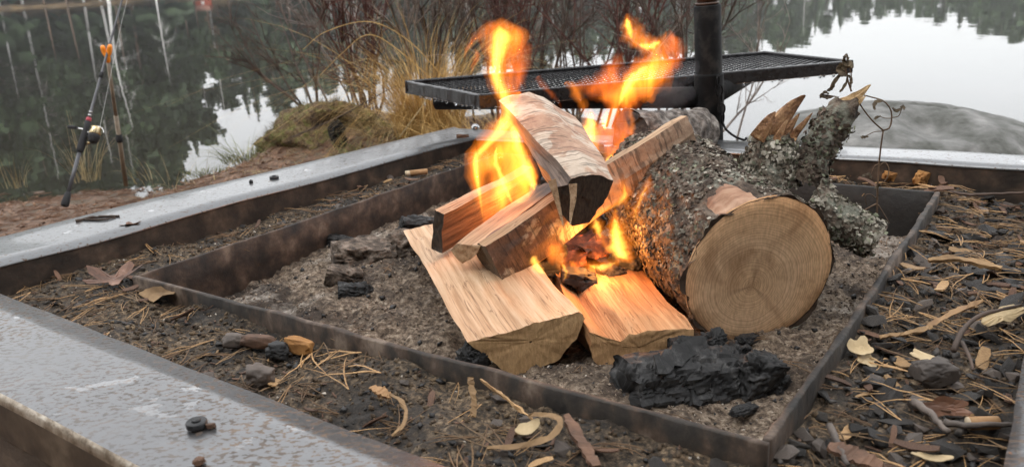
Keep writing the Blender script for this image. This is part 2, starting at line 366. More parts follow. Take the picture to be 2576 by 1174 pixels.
# red boathouse on the far shore, seen only as a smudge of red in the mirror
d_ = ray(512, 24); a = math.atan2(d_[0], d_[1]); D = float(np.interp(a, AZ, SHD))+3; cx_, cy_ = math.sin(a)*D, math.cos(a)*D
T = thing('boathouse', 'small red boathouse on the far shore, mirrored as a red smudge', 'boathouse', (cx_, cy_, -.1))
M_RED = flat('red_paint', (.42, .09, .05), .8); M_ROOF = flat('roof_felt', (.35, .17, .12), .9); M_WH = flat('white_paint', (.75, .75, .72), .6)
V, F = box((0, 0, .5), 2.4, 2, 1.0); obj('wall', V, F, M_RED, T, local=True)
V = np.array([[-1.4, -1.2, 1.0], [1.4, -1.2, 1.0], [1.4, 0, 1.65], [-1.4, 0, 1.65], [-1.4, 1.2, 1.0], [1.4, 1.2, 1.0]]); V = np.concatenate([V, V+[0, 0, .08]])
obj('roof', V, [(0, 1, 2, 3), (3, 2, 5, 4), (9, 8, 7, 6), (10, 11, 8, 9), (0, 6, 7, 1), (4, 5, 11, 10), (0, 3, 9, 6), (3, 4, 10, 9), (1, 7, 8, 2), (2, 8, 11, 5)], M_ROOF, T, local=True)
V, F = box((.4, -1.02, .5), .5, .06, .45); obj('window', V, F, M_WH, T, local=True)
# ================================================================== fire pit: four timber beams under steel caps
def line_x(p, d, q, e):
    A = np.array([[d[0], -e[0]], [d[1], -e[1]]]); t = np.linalg.solve(A, np.array(q)-np.array(p)); return np.array(p)+t[0]*np.array(d)
BZ = 0.025
hb = lambda x, y: at_h(x, y, BZ)[:2]
i_fl = (hb(0, 738), hb(1130, 1174)); o_fl = (hb(0, 992), hb(345, 1174))
i_bl = (hb(125, 634), hb(1240, 335)); o_bl = (hb(0, 590), hb(1185, 308))
i_br = (hb(2080, 397), hb(2576, 425)); o_br = (hb(2080, 364), hb(2576, 388))
fr_d = norm(at_h(2365, 483, 0)-at_h(1930, 1120, 0))[:2]
i_fr = (hb(2562, 1000), hb(2562, 1000)+fr_d); o_fr = (i_fr[0]+.14*np.array([fr_d[1], -fr_d[0]]), i_fr[1]+.14*np.array([fr_d[1], -fr_d[0]]))
def X2(a, b): return line_x(a[0], a[1]-a[0], b[0], b[1]-b[0])
iL, iF, iR, iB = X2(i_fl, i_bl), X2(i_fl, i_fr), X2(i_br, i_fr), X2(i_bl, i_br)
oL, oF, oR, oB = X2(o_fl, o_bl), X2(o_fl, o_fr), X2(o_br, o_fr), X2(o_bl, o_br)
# wet galvanised sheet, rusting: glossy metal broken by rust freckles and standing water
def cap_mat(name, tone, rust, rough0, rough1, wet):
    m, n, l, p = new_mat(name)
    ta = tex(n, l, 5, 6, rough=.6); tb = tex(n, l, 120, 3, (1, 1.7, 1), rough=.6); tcx = tex(n, l, 2.6, 5); td = tex(n, l, 38, 5, (1, 1.6, 1))
    fre = ramp(n, l, tb.outputs['Fac'], [(.62-rust, (0, 0, 0)), (.67-rust, (1, 1, 1))]); big = ramp(n, l, ta.outputs['Fac'], [(.45, (1, 1, 1)), (.72, (.15, .15, .15))])
    mask = mixc(n, l, 1.0, fre.outputs[0], big.outputs[0], 'MULTIPLY')
    ms = n.new('ShaderNodeMath'); ms.operation = 'MULTIPLY'; ms.inputs[1].default_value = .95; l.new(mask, ms.inputs[0])
    base = ramp(n, l, td.outputs['Fac'], [(.3, tuple(t*.9 for t in tone)), (.7, tone)])
    rst = ramp(n, l, td.outputs['Fac'], [(.35, (.045, .03, .02)), (.65, (.14, .088, .052))])
    l.new(mixc(n, l, ms.outputs[0], base.outputs[0], rst.outputs[0]), p.inputs['Base Color'])
    mt = n.new('ShaderNodeMapRange'); mt.inputs[3].default_value = .9; mt.inputs[4].default_value = .1; l.new(ms.outputs[0], mt.inputs[0]); l.new(mt.outputs[0], p.inputs['Metallic'])
    rr = ramp(n, l, tcx.outputs['Fac'], [(.3, (rough0,)*3), (.7, (rough1,)*3)]); l.new(mixc(n, l, ms.outputs[0], rr.outputs[0], (.6, .6, .6)), p.inputs['Roughness'])
    tw = tex(n, l, 24, 3, (1, 1.5, 1)); tz_ = tex(n, l, 2.1, 2); pw_ = n.new('ShaderNodeMath'); pw_.operation = 'MULTIPLY_ADD'; pw_.inputs[1].default_value = .55; l.new(tz_.outputs['Fac'], pw_.inputs[0]); l.new(tw.outputs['Fac'], pw_.inputs[2])
    pud = ramp(n, l, pw_.outputs[0], [(.93, (0, 0, 0)), (.96, (1, 1, 1))]); cw = n.new('ShaderNodeMapRange'); cw.inputs[3].default_value = wet; cw.inputs[4].default_value = 1; l.new(pud.outputs[0], cw.inputs[0]); l.new(cw.outputs[0], p.inputs['Coat Weight'])
    p.inputs['Coat Roughness'].default_value = .05
    b = bump(n, l, p, td.outputs['Fac'], .35, .0012); cb_ = n.new('ShaderNodeBump'); cb_.inputs['Strength'].default_value = .8; cb_.inputs['Distance'].default_value = .0016; l.new(pud.outputs[0], cb_.inputs['Height']); l.new(cb_.outputs[0], p.inputs['Coat Normal']); return m
M_CAP1 = cap_mat('wet_steel_sheet_near', (.185, .186, .19), .10, .30, .36, .25)
M_CAP2 = cap_mat('wet_steel_sheet_far', (.20, .205, .21), .03, .28, .38, .3)
M_RUST = simple('rusty_steel_plate', [(.3, (.010, .008, .006)), (.48, (.035, .024, .017)), (.62, (.075, .05, .034)), (.78, (.16, .11, .075))], 24, 8, .62, bs=.5, bd=.003, bscale=60)
M_FOLD = simple('worn_highlight_edge', [(.35, (.16, .12, .08)), (.52, (.38, .32, .25)), (.68, (.60, .55, .47))], 60, 6, .3, bs=.4, bd=.002, metallic=.7); M_RUST2 = simple('brown_folded_steel', [(.35, (.03, .02, .013)), (.52, (.075, .052, .034)), (.66, (.15, .11, .075))], 20, 6, .45, bs=.4, bd=.002)
M_TIMBER = simple('weathered_timber', [(.3, (.03, .02, .013)), (.6, (.09, .06, .04)), (.8, (.16, .11, .075))], 30, 6, .75, (.12, 1, 1), bs=.6, bd=.004)
PIT = thing('fire_pit', 'square fire pit of four timber beams capped with wet steel sheet', 'fire pit', (float((iL+iR)[0]/2), float((iL+iR)[1]/2), -.25))
def beam(i0, i1, o0, o1, mat, wav, foldz):
    nseg = 60; t = np.linspace(0, 1, nseg); I = i0[None]*(1-t)[:, None]+i1[None]*t[:, None]; O = o0[None]*(1-t)[:, None]+o1[None]*t[:, None]
    wv = np.stack([fbm(np.stack([t*9, 0*t+wav, 0*t], -1), 1, 3, 11)*.004]*2, -1); nd = norm(O[0]-I[0]); I = I+nd*wv; zz = BZ+fbm(np.stack([t*5, 0*t+wav, 0*t], -1), 1, 2, 12)*.0025
    # top sheet with a rounded outer shoulder
    prof = [(0, -.0045), (0, 0), (.25, .0012), (.5, .0006), (.75, .001), (.93, 0), (.972, -.0012), (.992, -.005), (1, -.012)]
    rows_ = [np.column_stack([I*(1-a)+O*a, zz+b]) for a, b in prof]
    V = np.concatenate(rows_[:7]); P = obj('steel_cap', V, grid_faces(nseg, 7), mat, PIT, True); obj('worn_highlight_shoulder', np.concatenate(rows_[6:]), grid_faces(nseg, 3), M_FOLD, P, True)  # shoulder strip: worn steel with its bright highlight painted in
    V = np.concatenate([np.column_stack([O, zz-.012]), np.column_stack([O+nd*.0008, zz-foldz*.5]), np.column_stack([O, zz-foldz])]); obj('folded_edge', V, grid_faces(nseg, 3), M_RUST2, P, True)
    inn = I+nd*.003; V = np.concatenate([np.column_stack([inn, zz-.0046]), np.column_stack([inn-nd*.001, zz-.05]), np.column_stack([inn, zz-.12])]); obj('inner_plate', V, grid_faces(nseg, 3), M_RUST, P, True)
    it, ot = I+nd*.012, O-nd*.006; c = [np.append(it[0], -.32), np.append(it[-1], -.32), np.append(ot[-1], -.32), np.append(ot[0], -.32)]; c += [np.append(q[:2], BZ-.007) for q in c]
    obj('timber', c, [(0, 3, 2, 1), (4, 5, 6, 7), (0, 1, 5, 4), (1, 2, 6, 5), (2, 3, 7, 6), (3, 0, 4, 7)], M_TIMBER, PIT)
gap = .0015
def sh(a, b, g=gap): return a+norm(b-a)*g
beam(sh(iL, iF), sh(iF, iL), sh(oL, oF), sh(oF, oL), M_CAP1, .3, .055)
beam(sh(iL, iB), sh(iB, iL), sh(oL, oB), sh(oB, oL), M_CAP2, 1.7, .05)
beam(sh(iB, iR), sh(iR, iB), sh(oB, oR), sh(oR, oB), M_CAP2, 2.9, .05)
beam(sh(iF, iR), sh(iR, iF), sh(oF, oR), sh(oR, oF), M_CAP1, 4.1, .05)
# ------------------------------------------------------------------ the tray: four thick rusty plates
tL, tF, tR, tB = [at_h(*q, 0)[:2] for q in ((333, 695), (1930, 1120), (2365, 483), (1257, 384))]
TRAY = thing('fire_tray', 'square rusty steel tray with bowed rims holding the ash', 'fire tray', (float((tL+tR)[0]/2), float((tL+tR)[1]/2), -.1))
M_TRAYD = simple('rusty_tray_plate', [(.34, (.008, .006, .005)), (.47, (.028, .021, .015)), (.57, (.068, .044, .030)), (.7, (.18, .135, .10))], 26, 10, .7, (1, 1, .6), bs=.7, bd=.004, bscale=45)
M_TRAYB = simple('sooty_tray_plate', [(.3, (.006, .006, .006)), (.6, (.02, .018, .016)), (.82, (.06, .05, .045))], 18, 8, .65, bs=.6, bd=.004, bscale=50)
M_TRAYBR = simple('brown_rust_tray_plate', [(.34, (.010, .007, .005)), (.47, (.036, .022, .015)), (.58, (.08, .05, .034)), (.72, (.20, .145, .105))], 22, 9, .7, bs=.7, bd=.004, bscale=40)
cen = (tL+tR)/2
def wall(a, b, mat, bow, thick, seed):
    nseg = 90; t = np.linspace(0, 1, nseg); nd = norm(np.array([-(b-a)[1], (b-a)[0]])); nd = nd if np.dot(cen-a, nd) > 0 else -nd
    off = bow*np.sin(t*math.pi)+.0035*fbm(np.stack([t*6, 0*t+seed, 0*t], -1), 1, 3, 21)*np.sin(t*math.pi)
    O = a[None]*(1-t)[:, None]+b[None]*t[:, None]+nd*off[:, None]; zt = .003*fbm(np.stack([t*12, 0*t+seed, 0*t], -1), 1, 3, 22)*np.sin(t*math.pi)
    ed = .0012*fbm(np.stack([t*80, 0*t+seed, 0*t], -1), 1, 2, 23)
    rowsw = [np.column_stack([O, 0*t-.1]), np.column_stack([O+nd*.0006*np.sin(t*50)[:, None], 0*t-.045]), np.column_stack([O-nd*ed[:, None], zt-.0015]), np.column_stack([O+nd*.0015, zt]), np.column_stack([O+nd*(thick-.0015), zt]), np.column_stack([O+nd*(thick+ed[:, None]), zt-.0015]), np.column_stack([O+nd*thick, 0*t-.05]), np.column_stack([O+nd*thick, 0*t-.1])]
    obj('side_plate', np.concatenate(rowsw), np.concatenate([grid_faces(nseg, 8), [[0, nseg, 6*nseg, 7*nseg], [nseg, 2*nseg, 5*nseg, 6*nseg], [2*nseg, 3*nseg, 4*nseg, 5*nseg], [nseg-1+7*nseg, nseg-1+6*nseg, 2*nseg-1, nseg-1], [7*nseg-1, 6*nseg-1, 3*nseg-1, 2*nseg-1], [6*nseg-1, 5*nseg-1, 4*nseg-1, 3*nseg-1]]]), mat, TRAY, True)
def shr(a, b, d): return a+norm(b-a)*d
wall(tL, tF, M_TRAYD, .002, .008, 1.1)
wall(shr(tF, tR, .009), tR, M_TRAYD, -.002, .008, 2.2)
wall(shr(tR, tB, .009), tB, M_TRAYB, .004, .007, 3.3)
wall(shr(tB, tL, .008), shr(tL, tB, .009), M_TRAYBR, .004, .006, 4.4)
# ------------------------------------------------------------------ soil between beams and tray, ash inside the tray
def inside(P, poly):
    r = np.ones(len(P), bool); k = len(poly); s = 0
    for i in range(k):
        a, b = poly[i], poly[(i+1) % k]; c = (b[0]-a[0])*(P[:, 1]-a[1])-(b[1]-a[1])*(P[:, 0]-a[0]); r &= (c >= 0)
    return r
def dist_in(P, poly):
    d = np.full(len(P), 9.)
    for i in range(len(poly)):
        a, b = poly[i], poly[(i+1) % len(poly)]; e = norm(b-a); d = np.minimum(d, e[0]*(P[:, 1]-a[1])-e[1]*(P[:, 0]-a[0]))
    return d
PITQ = [iL, iF, iR, iB]; TRQ = [tL, tF, tR, tB]
def soil_z(x, y):
    P = np.stack([x, y, 0*x], -1); dl = (P[:, :2]-tF)@np.array([fr_d[1], -fr_d[0]])      # >0 beyond the right wall
    z = -.022-.012*sstep(0, .06, dl)+.008*sstep(1.6, 2.0, y)-.004*sstep(.9, .6, y)
    return z+.0075*fbm(P, 14, 4, 31)+.003*fbm(P, 75, 3, 35)
def ash_z(x, y):
    P = np.stack([x, y, 0*x], -1)
    hump = .032*np.exp(-(((x+.22)/.20)**2+((y-1.30)/.22)**2))+.02*np.exp(-(((x-.07)/.09)**2+((y-.87)/.07)**2))+.02*np.exp(-(((x+.1)/.3)**2+((y-1.75)/.25)**2))
    return -.086+hump+.010*fbm(P, 17, 4, 41)+.0045*np.abs(fbm(P, 60, 3, 45))+.002*fbm(P, 190, 2, 47)
def sheet(name, poly, fn, step, mat, hole=None, kind='structure'):
    P = np.array(poly); x0, y0 = P.min(0); x1, y1 = P.max(0); xs = np.arange(x0, x1+step, step); ys = np.arange(y0, y1+step, step)
    X, Y = np.meshgrid(xs, ys); Q = np.stack([X.ravel(), Y.ravel()], -1); keep = dist_in(Q, poly) > -step*1.2
    if hole is not None: keep &= dist_in(Q, hole) < .006
    F = grid_faces(len(xs), len(ys)); F = F[keep[F].all(1)]; idx = -np.ones(len(Q), int); u = np.unique(F); idx[u] = np.arange(len(u))
    o = obj(name, np.column_stack([Q[u], fn(Q[u, 0], Q[u, 1])]), idx[F], mat, smooth=True); return tag(o, kind=kind)
m, n, l, p = new_mat('pit_soil')
ta = tex(n, l, 140, 7, rough=.7); tb = tex(n, l, 7, 5)
ca = ramp(n, l, ta.outputs['Fac'], [(.36, (.010, .007, .004)), (.47, (.05, .034, .019)), (.56, (.15, .10, .057)), (.68, (.36, .27, .17))])
cb = ramp(n, l, ta.outputs['Fac'], [(.3, (.006, .006, .006)), (.6, (.035, .027, .02)), (.8, (.11, .09, .07))]); mk = ramp(n, l, tb.outputs['Fac'], [(.42, (0, 0, 0)), (.6, (1, 1, 1))])
l.new(mixc(n, l, mk.outputs[0], ca.outputs[0], cb.outputs[0]), p.inputs['Base Color']); p.inputs['Roughness'].default_value = .8; bump(n, l, p, ta.outputs['Fac'], .9, .006); M_SOIL = m
m, n, l, p = new_mat('wood_ash')
ta = tex(n, l, 110, 7, rough=.7); tb = tex(n, l, 9, 5)
ca = ramp(n, l, ta.outputs['Fac'], [(.34, (.03, .021, .015)), (.46, (.115, .082, .057)), (.56, (.25, .19, .136)), (.68, (.46, .385, .30))])
cb = ramp(n, l, ta.outputs['Fac'], [(.3, (.012, .009, .007)), (.6, (.06, .042, .03)), (.8, (.2, .16, .13))]); mk = ramp(n, l, tb.outputs['Fac'], [(.46, (0, 0, 0)), (.62, (1, 1, 1))])
tw_ = tex(n, l, 5.5, 6, rough=.65); pk = ramp(n, l, tw_.outputs['Fac'], [(.55, (0, 0, 0)), (.63, (.75, .75, .75))]); pa = ramp(n, l, ta.outputs['Fac'], [(.34, (.16, .13, .105)), (.5, (.42, .37, .315)), (.66, (.62, .57, .51))])
l.new(mixc(n, l, pk.outputs[0], mixc(n, l, mk.outputs[0], ca.outputs[0], cb.outputs[0]), pa.outputs[0]), p.inputs['Base Color']); p.inputs['Roughness'].default_value = .95; bump(n, l, p, ta.outputs['Fac'], .9, .006); M_ASH = m
sheet('soil', PITQ, soil_z, .0055, M_SOIL, TRQ)
sheet('ash_bed', TRQ, ash_z, .0042, M_ASH)
def in_ring(nm, xr, yr):
    Q = np.column_stack([RNG.uniform(*xr, nm), RNG.uniform(*yr, nm)]); return Q[(dist_in(Q, PITQ) > .004) & (dist_in(Q, TRQ) < -.006)]
def in_tray(nm, xr, yr, mg=.014):
    Q = np.column_stack([RNG.uniform(*xr, nm), RNG.uniform(*yr, nm)]); return Q[dist_in(Q, TRQ) > mg]
def crumbs(name, Q, fn, smin, smax, mat, pw=2.2, flat_=.7):
    k = len(Q); s = smin+(smax-smin)*RNG.random(k)**pw; P = np.column_stack([Q, fn(Q[:, 0], Q[:, 1])+s*.25]); sc = np.stack([s, s*RNG.uniform(.5, 1, k), s*RNG.uniform(.4, flat_, k)], -1)
    V, F = scatter(OCT_V, OCT_F, P, rand_rot(k), sc); V = V+RNG.normal(size=V.shape)*np.repeat(s, 6)[:, None]*.12
    o = obj(name, V, F, mat); return tag(o, kind='stuff')
M_CR1 = simple('ash_lumps', [(.3, (.05, .036, .027)), (.5, (.20, .15, .11)), (.7, (.42, .345, .27))], 50, 3, .95, bs=0)
M_CR2 = simple('soil_crumbs', [(.3, (.018, .012, .008)), (.52, (.08, .053, .03)), (.7, (.22, .155, .09))], 45, 3, .85, bs=0)
M_CR3 = simple('pale_grit', [(.3, (.30, .24, .18)), (.7, (.68, .62, .54))], 60, 3, .8, bs=0)
M_CHARD = simple('charcoal_grit', [(.3, (.004, .004, .004)), (.7, (.03, .028, .027))], 50, 3, .5, bs=0)
crumbs('ash_crumbs', in_tray(22000, (-.6, .8), (.6, 1.7)), ash_z, .0008, .0038, M_CR1)
crumbs('charcoal_grit', in_tray(1500, (-.6, .8), (.6, 1.9)), ash_z, .0015, .007, M_CHARD)
Qp = in_tray(2600, (-.1, .45), (.6, 1.0)); wgt = np.exp(-(((Qp[:, 0]-.22)/.10)**2+((Qp[:, 1]-.73)/.07)**2)); Qp = Qp[RNG.random(len(Qp)) < .08+wgt]
crumbs('white_ash_grit', Qp, ash_z, .001, .0038, M_CR3)
crumbs('soil_grit', in_ring(50000, (-.9, 1.1), (.3, 2.2)), soil_z, .0012, .0055, M_CR2)
crumbs('pale_grit', in_ring(1500, (-.8, 1.0), (.3, 2.0)), soil_z, .001, .003, M_CR3)
crumbs('black_grit', in_ring(6000, (-.8, 1.1), (.3, 2.0)), soil_z, .0015, .007, M_CHARD, 2.0, .5)
# ================================================================== firewood
def end_wood(name, lo, hi, ring=0, spot=None):
    """sawn end grain: fine fibre speckle, saw scratches, optional growth rings about the local origin"""
    m, n, l, p = new_mat(name); t = tex(n, l, 240, 5, (1, .35, 1), rough=.7); t2 = tex(n, l, 14, 4)
    c = ramp(n, l, t.outputs['Fac'], [(.3, lo), (.7, hi)]).outputs[0]
    c = mixc(n, l, 1.0, c, ramp(n, l, t2.outputs['Fac'], [(.3, (.78, .74, .68)), (.7, (1.08, 1.08, 1.08))]).outputs[0], 'MULTIPLY')
    l.new(c, p.inputs['Base Color']); p.inputs['Roughness'].default_value = .85; bump(n, l, p, t.outputs['Fac'], .6, .0025); return m
def split_wood(name, c0, c1, c2, streak=1.0, char=None):
    m, n, l, p = new_mat(name)
    t = tex(n, l, 105, 6, (1, 1, .035), rough=.7); t2 = tex(n, l, 9, 4, (1, 1, .25), dist=.6); t3 = tex(n, l, 260, 3, (1, 1, .1))
    c = ramp(n, l, t.outputs['Fac'], [(.36, c0), (.49, c1), (.62, c2)]).outputs[0]
    tck = tex(n, l, 34, 4, (1, 1, .02), dist=.2); c = mixc(n, l, 1.0, c, ramp(n, l, tck.outputs['Fac'], [(.492, (1, 1, 1)), (.5, (.45, .38, .32)), (.508, (1, 1, 1))]).outputs[0], 'MULTIPLY')
    c = mixc(n, l, .55*streak, c, mixc(n, l, 1.0, c, ramp(n, l, t2.outputs['Fac'], [(.32, (.55, .42, .30)), (.55, (1, 1, 1)), (.8, (1.08, 1.06, 1.0))]).outputs[0], 'MULTIPLY'))
    if char:                                                   # burnt where the log reaches into the fire
        tcz = n.new('ShaderNodeTexCoord'); sz = n.new('ShaderNodeSeparateXYZ'); l.new(tcz.outputs['Object'], sz.inputs[0]); t4 = tex(n, l, 26, 5, (1, 1, .3)); wob = n.new('ShaderNodeMath'); wob.operation = 'MULTIPLY_ADD'; wob.inputs[1].default_value = .22; l.new(t4.outputs['Fac'], wob.inputs[0]); l.new(sz.outputs['Z'], wob.inputs[2])
        fz = n.new('ShaderNodeMapRange'); fz.inputs[1].default_value = char[0]+.11; fz.inputs[2].default_value = char[1]+.11; l.new(wob.outputs[0], fz.inputs[0])
        c = mixc(n, l, fz.outputs[0], c, ramp(n, l, t.outputs['Fac'], [(.4, (.012, .009, .008)), (.6, (.05, .028, .018))]).outputs[0])
    l.new(c, p.inputs['Base Color']); p.inputs['Roughness'].default_value = .62
    b = bump(n, l, p, t.outputs['Fac'], .8, .004); bump(n, l, p, t3.outputs['Fac'], .35, .001, b); return m
M_PALE = split_wood('pale_split_wood', (.45, .27, .145), (.62, .405, .245), (.72, .52, .345))
M_ORANGE = split_wood('orange_split_wood', (.40, .19, .085), (.56, .30, .145), (.64, .38, .20), char=(.15, .24))
M_DARKW = split_wood('scorched_split_wood', (.06, .028, .016), (.15, .07, .038), (.27, .15, .085))
M_GREYW = split_wood('grey_split_wood', (.08, .055, .042), (.17, .125, .098), (.28, .21, .165))
M_STICK = split_wood('scorched_stick_wood', (.30, .18, .10), (.46, .30, .17), (.58, .41, .26), char=(.07, .22))
M_TANW = split_wood('tan_split_wood', (.30, .18, .10), (.46, .30, .17), (.58, .41, .26))
M_END = end_wood('sawn_end_wood', (.36, .22, .10), (.62, .40, .205))
M_END2 = end_wood('orange_sawn_end', (.36, .205, .09), (.62, .385, .195))
M_ENDD = end_wood('dark_sawn_end', (.012, .009, .007), (.085, .062, .045))
M_ENDB = end_wood('brown_sawn_end', (.05, .035, .022), (.16, .115, .075))
def bark_mat(name, base, patch, pth, dash=0, bs=.8, far=None):
    m, n, l, p = new_mat(name); t = tex(n, l, 48, 7, rough=.7); t2 = tex(n, l, 16, 6, dist=.5); t3 = tex(n, l, 150, 3, (.13, .13, 1), dist=.3)
    c = ramp(n, l, t.outputs['Fac'], base).outputs[0]; mk = ramp(n, l, t2.outputs['Fac'], [(pth, (0, 0, 0)), (pth+.05, (1, 1, 1))])
    pc = ramp(n, l, t.outputs['Fac'], patch).outputs[0]; c = mixc(n, l, mk.outputs[0], c, pc); h = t.outputs['Fac']
    if far:                                                    # the bark pales towards the log's other end
        tcz = n.new('ShaderNodeTexCoord'); sz = n.new('ShaderNodeSeparateXYZ'); l.new(tcz.outputs['Object'], sz.inputs[0]); wob = n.new('ShaderNodeMath'); wob.operation = 'MULTIPLY_ADD'; wob.inputs[1].default_value = .12; l.new(t2.outputs['Fac'], wob.inputs[0]); l.new(sz.outputs['Z'], wob.inputs[2])
        fz = n.new('ShaderNodeMapRange'); fz.inputs[1].default_value = .20; fz.inputs[2].default_value = .25; l.new(wob.outputs[0], fz.inputs[0]); c = mixc(n, l, fz.outputs[0], c, ramp(n, l, t.outputs['Fac'], far).outputs[0])
    if dash:
        dk = ramp(n, l, t3.outputs['Fac'], [(.52, (1, 1, 1)), (.60, (1-dash,)*3)]); c = mixc(n, l, 1.0, c, dk.outputs[0], 'MULTIPLY')
    l.new(c, p.inputs['Base Color']); p.inputs['Roughness'].default_value = .8
    b = bump(n, l, p, h, bs, .004)
    if dash: bump(n, l, p, t3.outputs['Fac'], .5, .002, b)
    return m
M_BIRCHC = bark_mat('brown_birch_bark', [(.3, (.035, .022, .016)), (.55, (.10, .06, .042)), (.75, (.19, .125, .09))], [(.3, (.13, .11, .075)), (.7, (.40, .35, .27))], .5, .55, .8, [(.3, (.22, .13, .085)), (.55, (.40, .27, .18)), (.75, (.55, .42, .31))])
M_BIRCHT = bark_mat('tan_birch_bark', [(.3, (.27, .15, .10)), (.55, (.42, .265, .18)), (.75, (.54, .38, .27))], [(.3, (.42, .32, .24)), (.7, (.62, .52, .42))], .48, .5, .5)
def frame_of(o, Z, up=(0, 0, 1)):
    Z = norm(Z); Xa = norm(np.cross(up, Z)); Ya = np.cross(Z, Xa); M = Matrix.Identity(4)
    for i in range(3): M[i][0], M[i][1], M[i][2], M[i][3] = Xa[i], Ya[i], Z[i], o[i]
    return M
def to_local(M, P):
    mi = np.array(M.inverted()); return np.asarray(P)@mi[:3, :3].T+mi[:3, 3]
def split_log(name, label, cat, o, far, pix, kinds, mats, taper=1.0, amp=.0022, near_mat=None, far_mat=None, group=None, twist=0, bulge=None, seed=0, endjag=.0015, pix2=None, crack=None):
    """o, far: axis ends in the world; pix: the near end's outline as seen in the photograph, read on the plane square to the axis;
    kinds[i]: 'bark' or 'wood' for the face that starts at outline corner i"""
    o = np.asarray(o, float); far = np.asarray(far, float); Z = norm(far-o); L = np.linalg.norm(far-o); M = frame_of(o, Z)
    poly = []
    if isinstance(pix, np.ndarray): poly = list(pix)
    else:
      for q in pix:
        d = ray(*q); c0 = np.array([0, 0, CAMZ]); t = np.dot(o-c0, Z)/np.dot(d, Z); poly.append(to_local(M, [c0+d*t])[0][:2])
    poly2 = None
    if pix2 is not None:
        poly2 = []
        for q in pix2:
            d = ray(*q); c0 = np.array([0, 0, CAMZ]); t = np.dot(far-c0, Z)/np.dot(d, Z); poly2.append(to_local(M, [c0+d*t])[0][:2])
        poly2 = np.array(poly2)
    poly = np.array(poly); k = len(poly); nz = max(24, int(L/(.007 if not crack else .003)))
    R = thing(name, label, cat, M=M, group=group); cen2 = poly.mean(0)
    def disp(V):
        nrm = V[:, :2]-cen2; nrm = nrm/(np.linalg.norm(nrm, axis=1, keepdims=True)+1e-9)
        a = fbm(V*[1, 1, .12], 160, 3, 51+seed)*amp*.5+fbm(V*[1, 1, .3], 30, 3, 53+seed)*amp*1.6; V = V.copy(); V[:, :2] += nrm*a[:, None]
        V[:, :2] += (np.stack([fbm(V*[0, 0, 1]+seed, 9, 2, 55), fbm(V*[0, 0, 1]+seed+5, 9, 2, 56)], -1))*amp*1.5*np.minimum(1, V[:, 2:3]/.05)
        if crack: V[:, :2] -= nrm*(crack[0]*(1-sstep(0, .45, voro_edge(V*crack[1:], 1, 7))))[:, None]
        return V
    loop = []; parts = {}
    for i in range(k):
        a, b = poly[i], poly[(i+1) % k]; ne = max(4, int(np.linalg.norm(b-a)/(.0045 if not crack else .003))); t = np.linspace(0, 1, ne+1)[:, None]; e = a*(1-t)+b*t
        if bulge and bulge[i]:
            nn = np.array([(b-a)[1], -(b-a)[0]]); nn = nn if np.dot(nn, (a+b)/2-cen2) > 0 else -nn; e = e+nn*bulge[i]*np.sin(t*math.pi)
        zz = np.linspace(0, L, nz)[:, None]; V = []
        for z in zz[:, 0]:
            s = 1+(taper-1)*z/L; an = twist*z/L; ro = np.array([[math.cos(an), -math.sin(an)], [math.sin(an), math.cos(an)]])
            q = ((e-cen2)*s)@ro.T+cen2; V.append(np.column_stack([q, np.full(len(q), z)]))
        if poly2 is not None:
            e2 = poly2[i]*(1-t)+poly2[(i+1) % k]*t
            if bulge and bulge[i]: n2 = np.array([(poly2[(i+1) % k]-poly2[i])[1], -(poly2[(i+1) % k]-poly2[i])[0]]); n2 = n2 if np.dot(n2, (poly2[i]+poly2[(i+1) % k])/2-poly2.mean(0)) > 0 else -n2; e2 = e2+n2*bulge[i]*np.sin(t*math.pi)
            V = [np.column_stack([e*(1-z/L)+e2*z/L, np.full(len(e), z)]) for z in zz[:, 0]]
        V = np.concatenate(V); jag = fbm(np.column_stack([V[:, :2], 0*V[:, :1]]), 120, 3, 57+seed)*endjag
        V[:, 2] += jag*((V[:, 2] < 1e-6) | (V[:, 2] > L-1e-6)); V = disp(V)
        parts.setdefault(kinds[i], MB()).add(V, grid_faces(ne+1, nz)); loop.append((V[:ne], V[-(ne+1):-1]))
    for kd, mb in parts.items():
        mbo('bark' if kd.startswith('bark') else ('split_face' if kd.startswith('wood') else kd), mb, mats[kd], R, not crack, True)
    for w_, mt in ((0, near_mat), (1, far_mat)):
        if mt is None: continue
        B = np.concatenate([x[w_] for x in loop]); c = B.mean(0); rg = [B*(1-t)+c*t for t in (0, .12, .3, .55, .8, .97)]
        V = np.concatenate(rg); nB = len(B); keep = np.arange(len(V)) >= nB; V[keep, 2] = w_*L+fbm(V[keep]*[1, 1, 0], 150, 3, 58)*endjag*.8
        obj('cut_end', V, np.concatenate([grid_faces(nB, 6, True)]), mt, R, True, True)
    return R
# A: the big pale quarter in front
oA = at_d(1300, 865, .95); axA = np.array([-.123, .439, .018])
split_log('split_log', 'pale split firewood quarter with fresh creamy face, lying at the front of the fire', 'firewood', oA, oA+axA,
          [(1175, 860), (1240, 842), (1340, 815), (1458, 783), (1474, 800), (1452, 850), (1400, 905), (1330, 935), (1290, 946), (1248, 915)], ['wood']*4+['bark']*3+['wood']*3,
          {'wood': M_PALE, 'bark': M_BIRCHC}, taper=1.0, amp=.0022, near_mat=M_END, far_mat=M_ENDB, seed=1)
# B: the orange block between it and the round log
oB_ = at_d(1620, 875, .958); axB = np.array([-.055, .36, .012])
split_log('split_log', 'orange toned split block wedged between the pale quarter and the mossy round log', 'firewood', oB_, oB_+axB,
          [(1476, 833), (1512, 856), (1543, 873), (1562, 850), (1581, 834), (1650, 827), (1746, 829), (1742, 870), (1728, 906), (1640, 916), (1560, 926), (1510, 931), (1490, 880)], ['wood']*13,
          {'wood': M_ORANGE}, taper=.95, amp=.0032, near_mat=M_END2, far_mat=M_ENDD, seed=2)
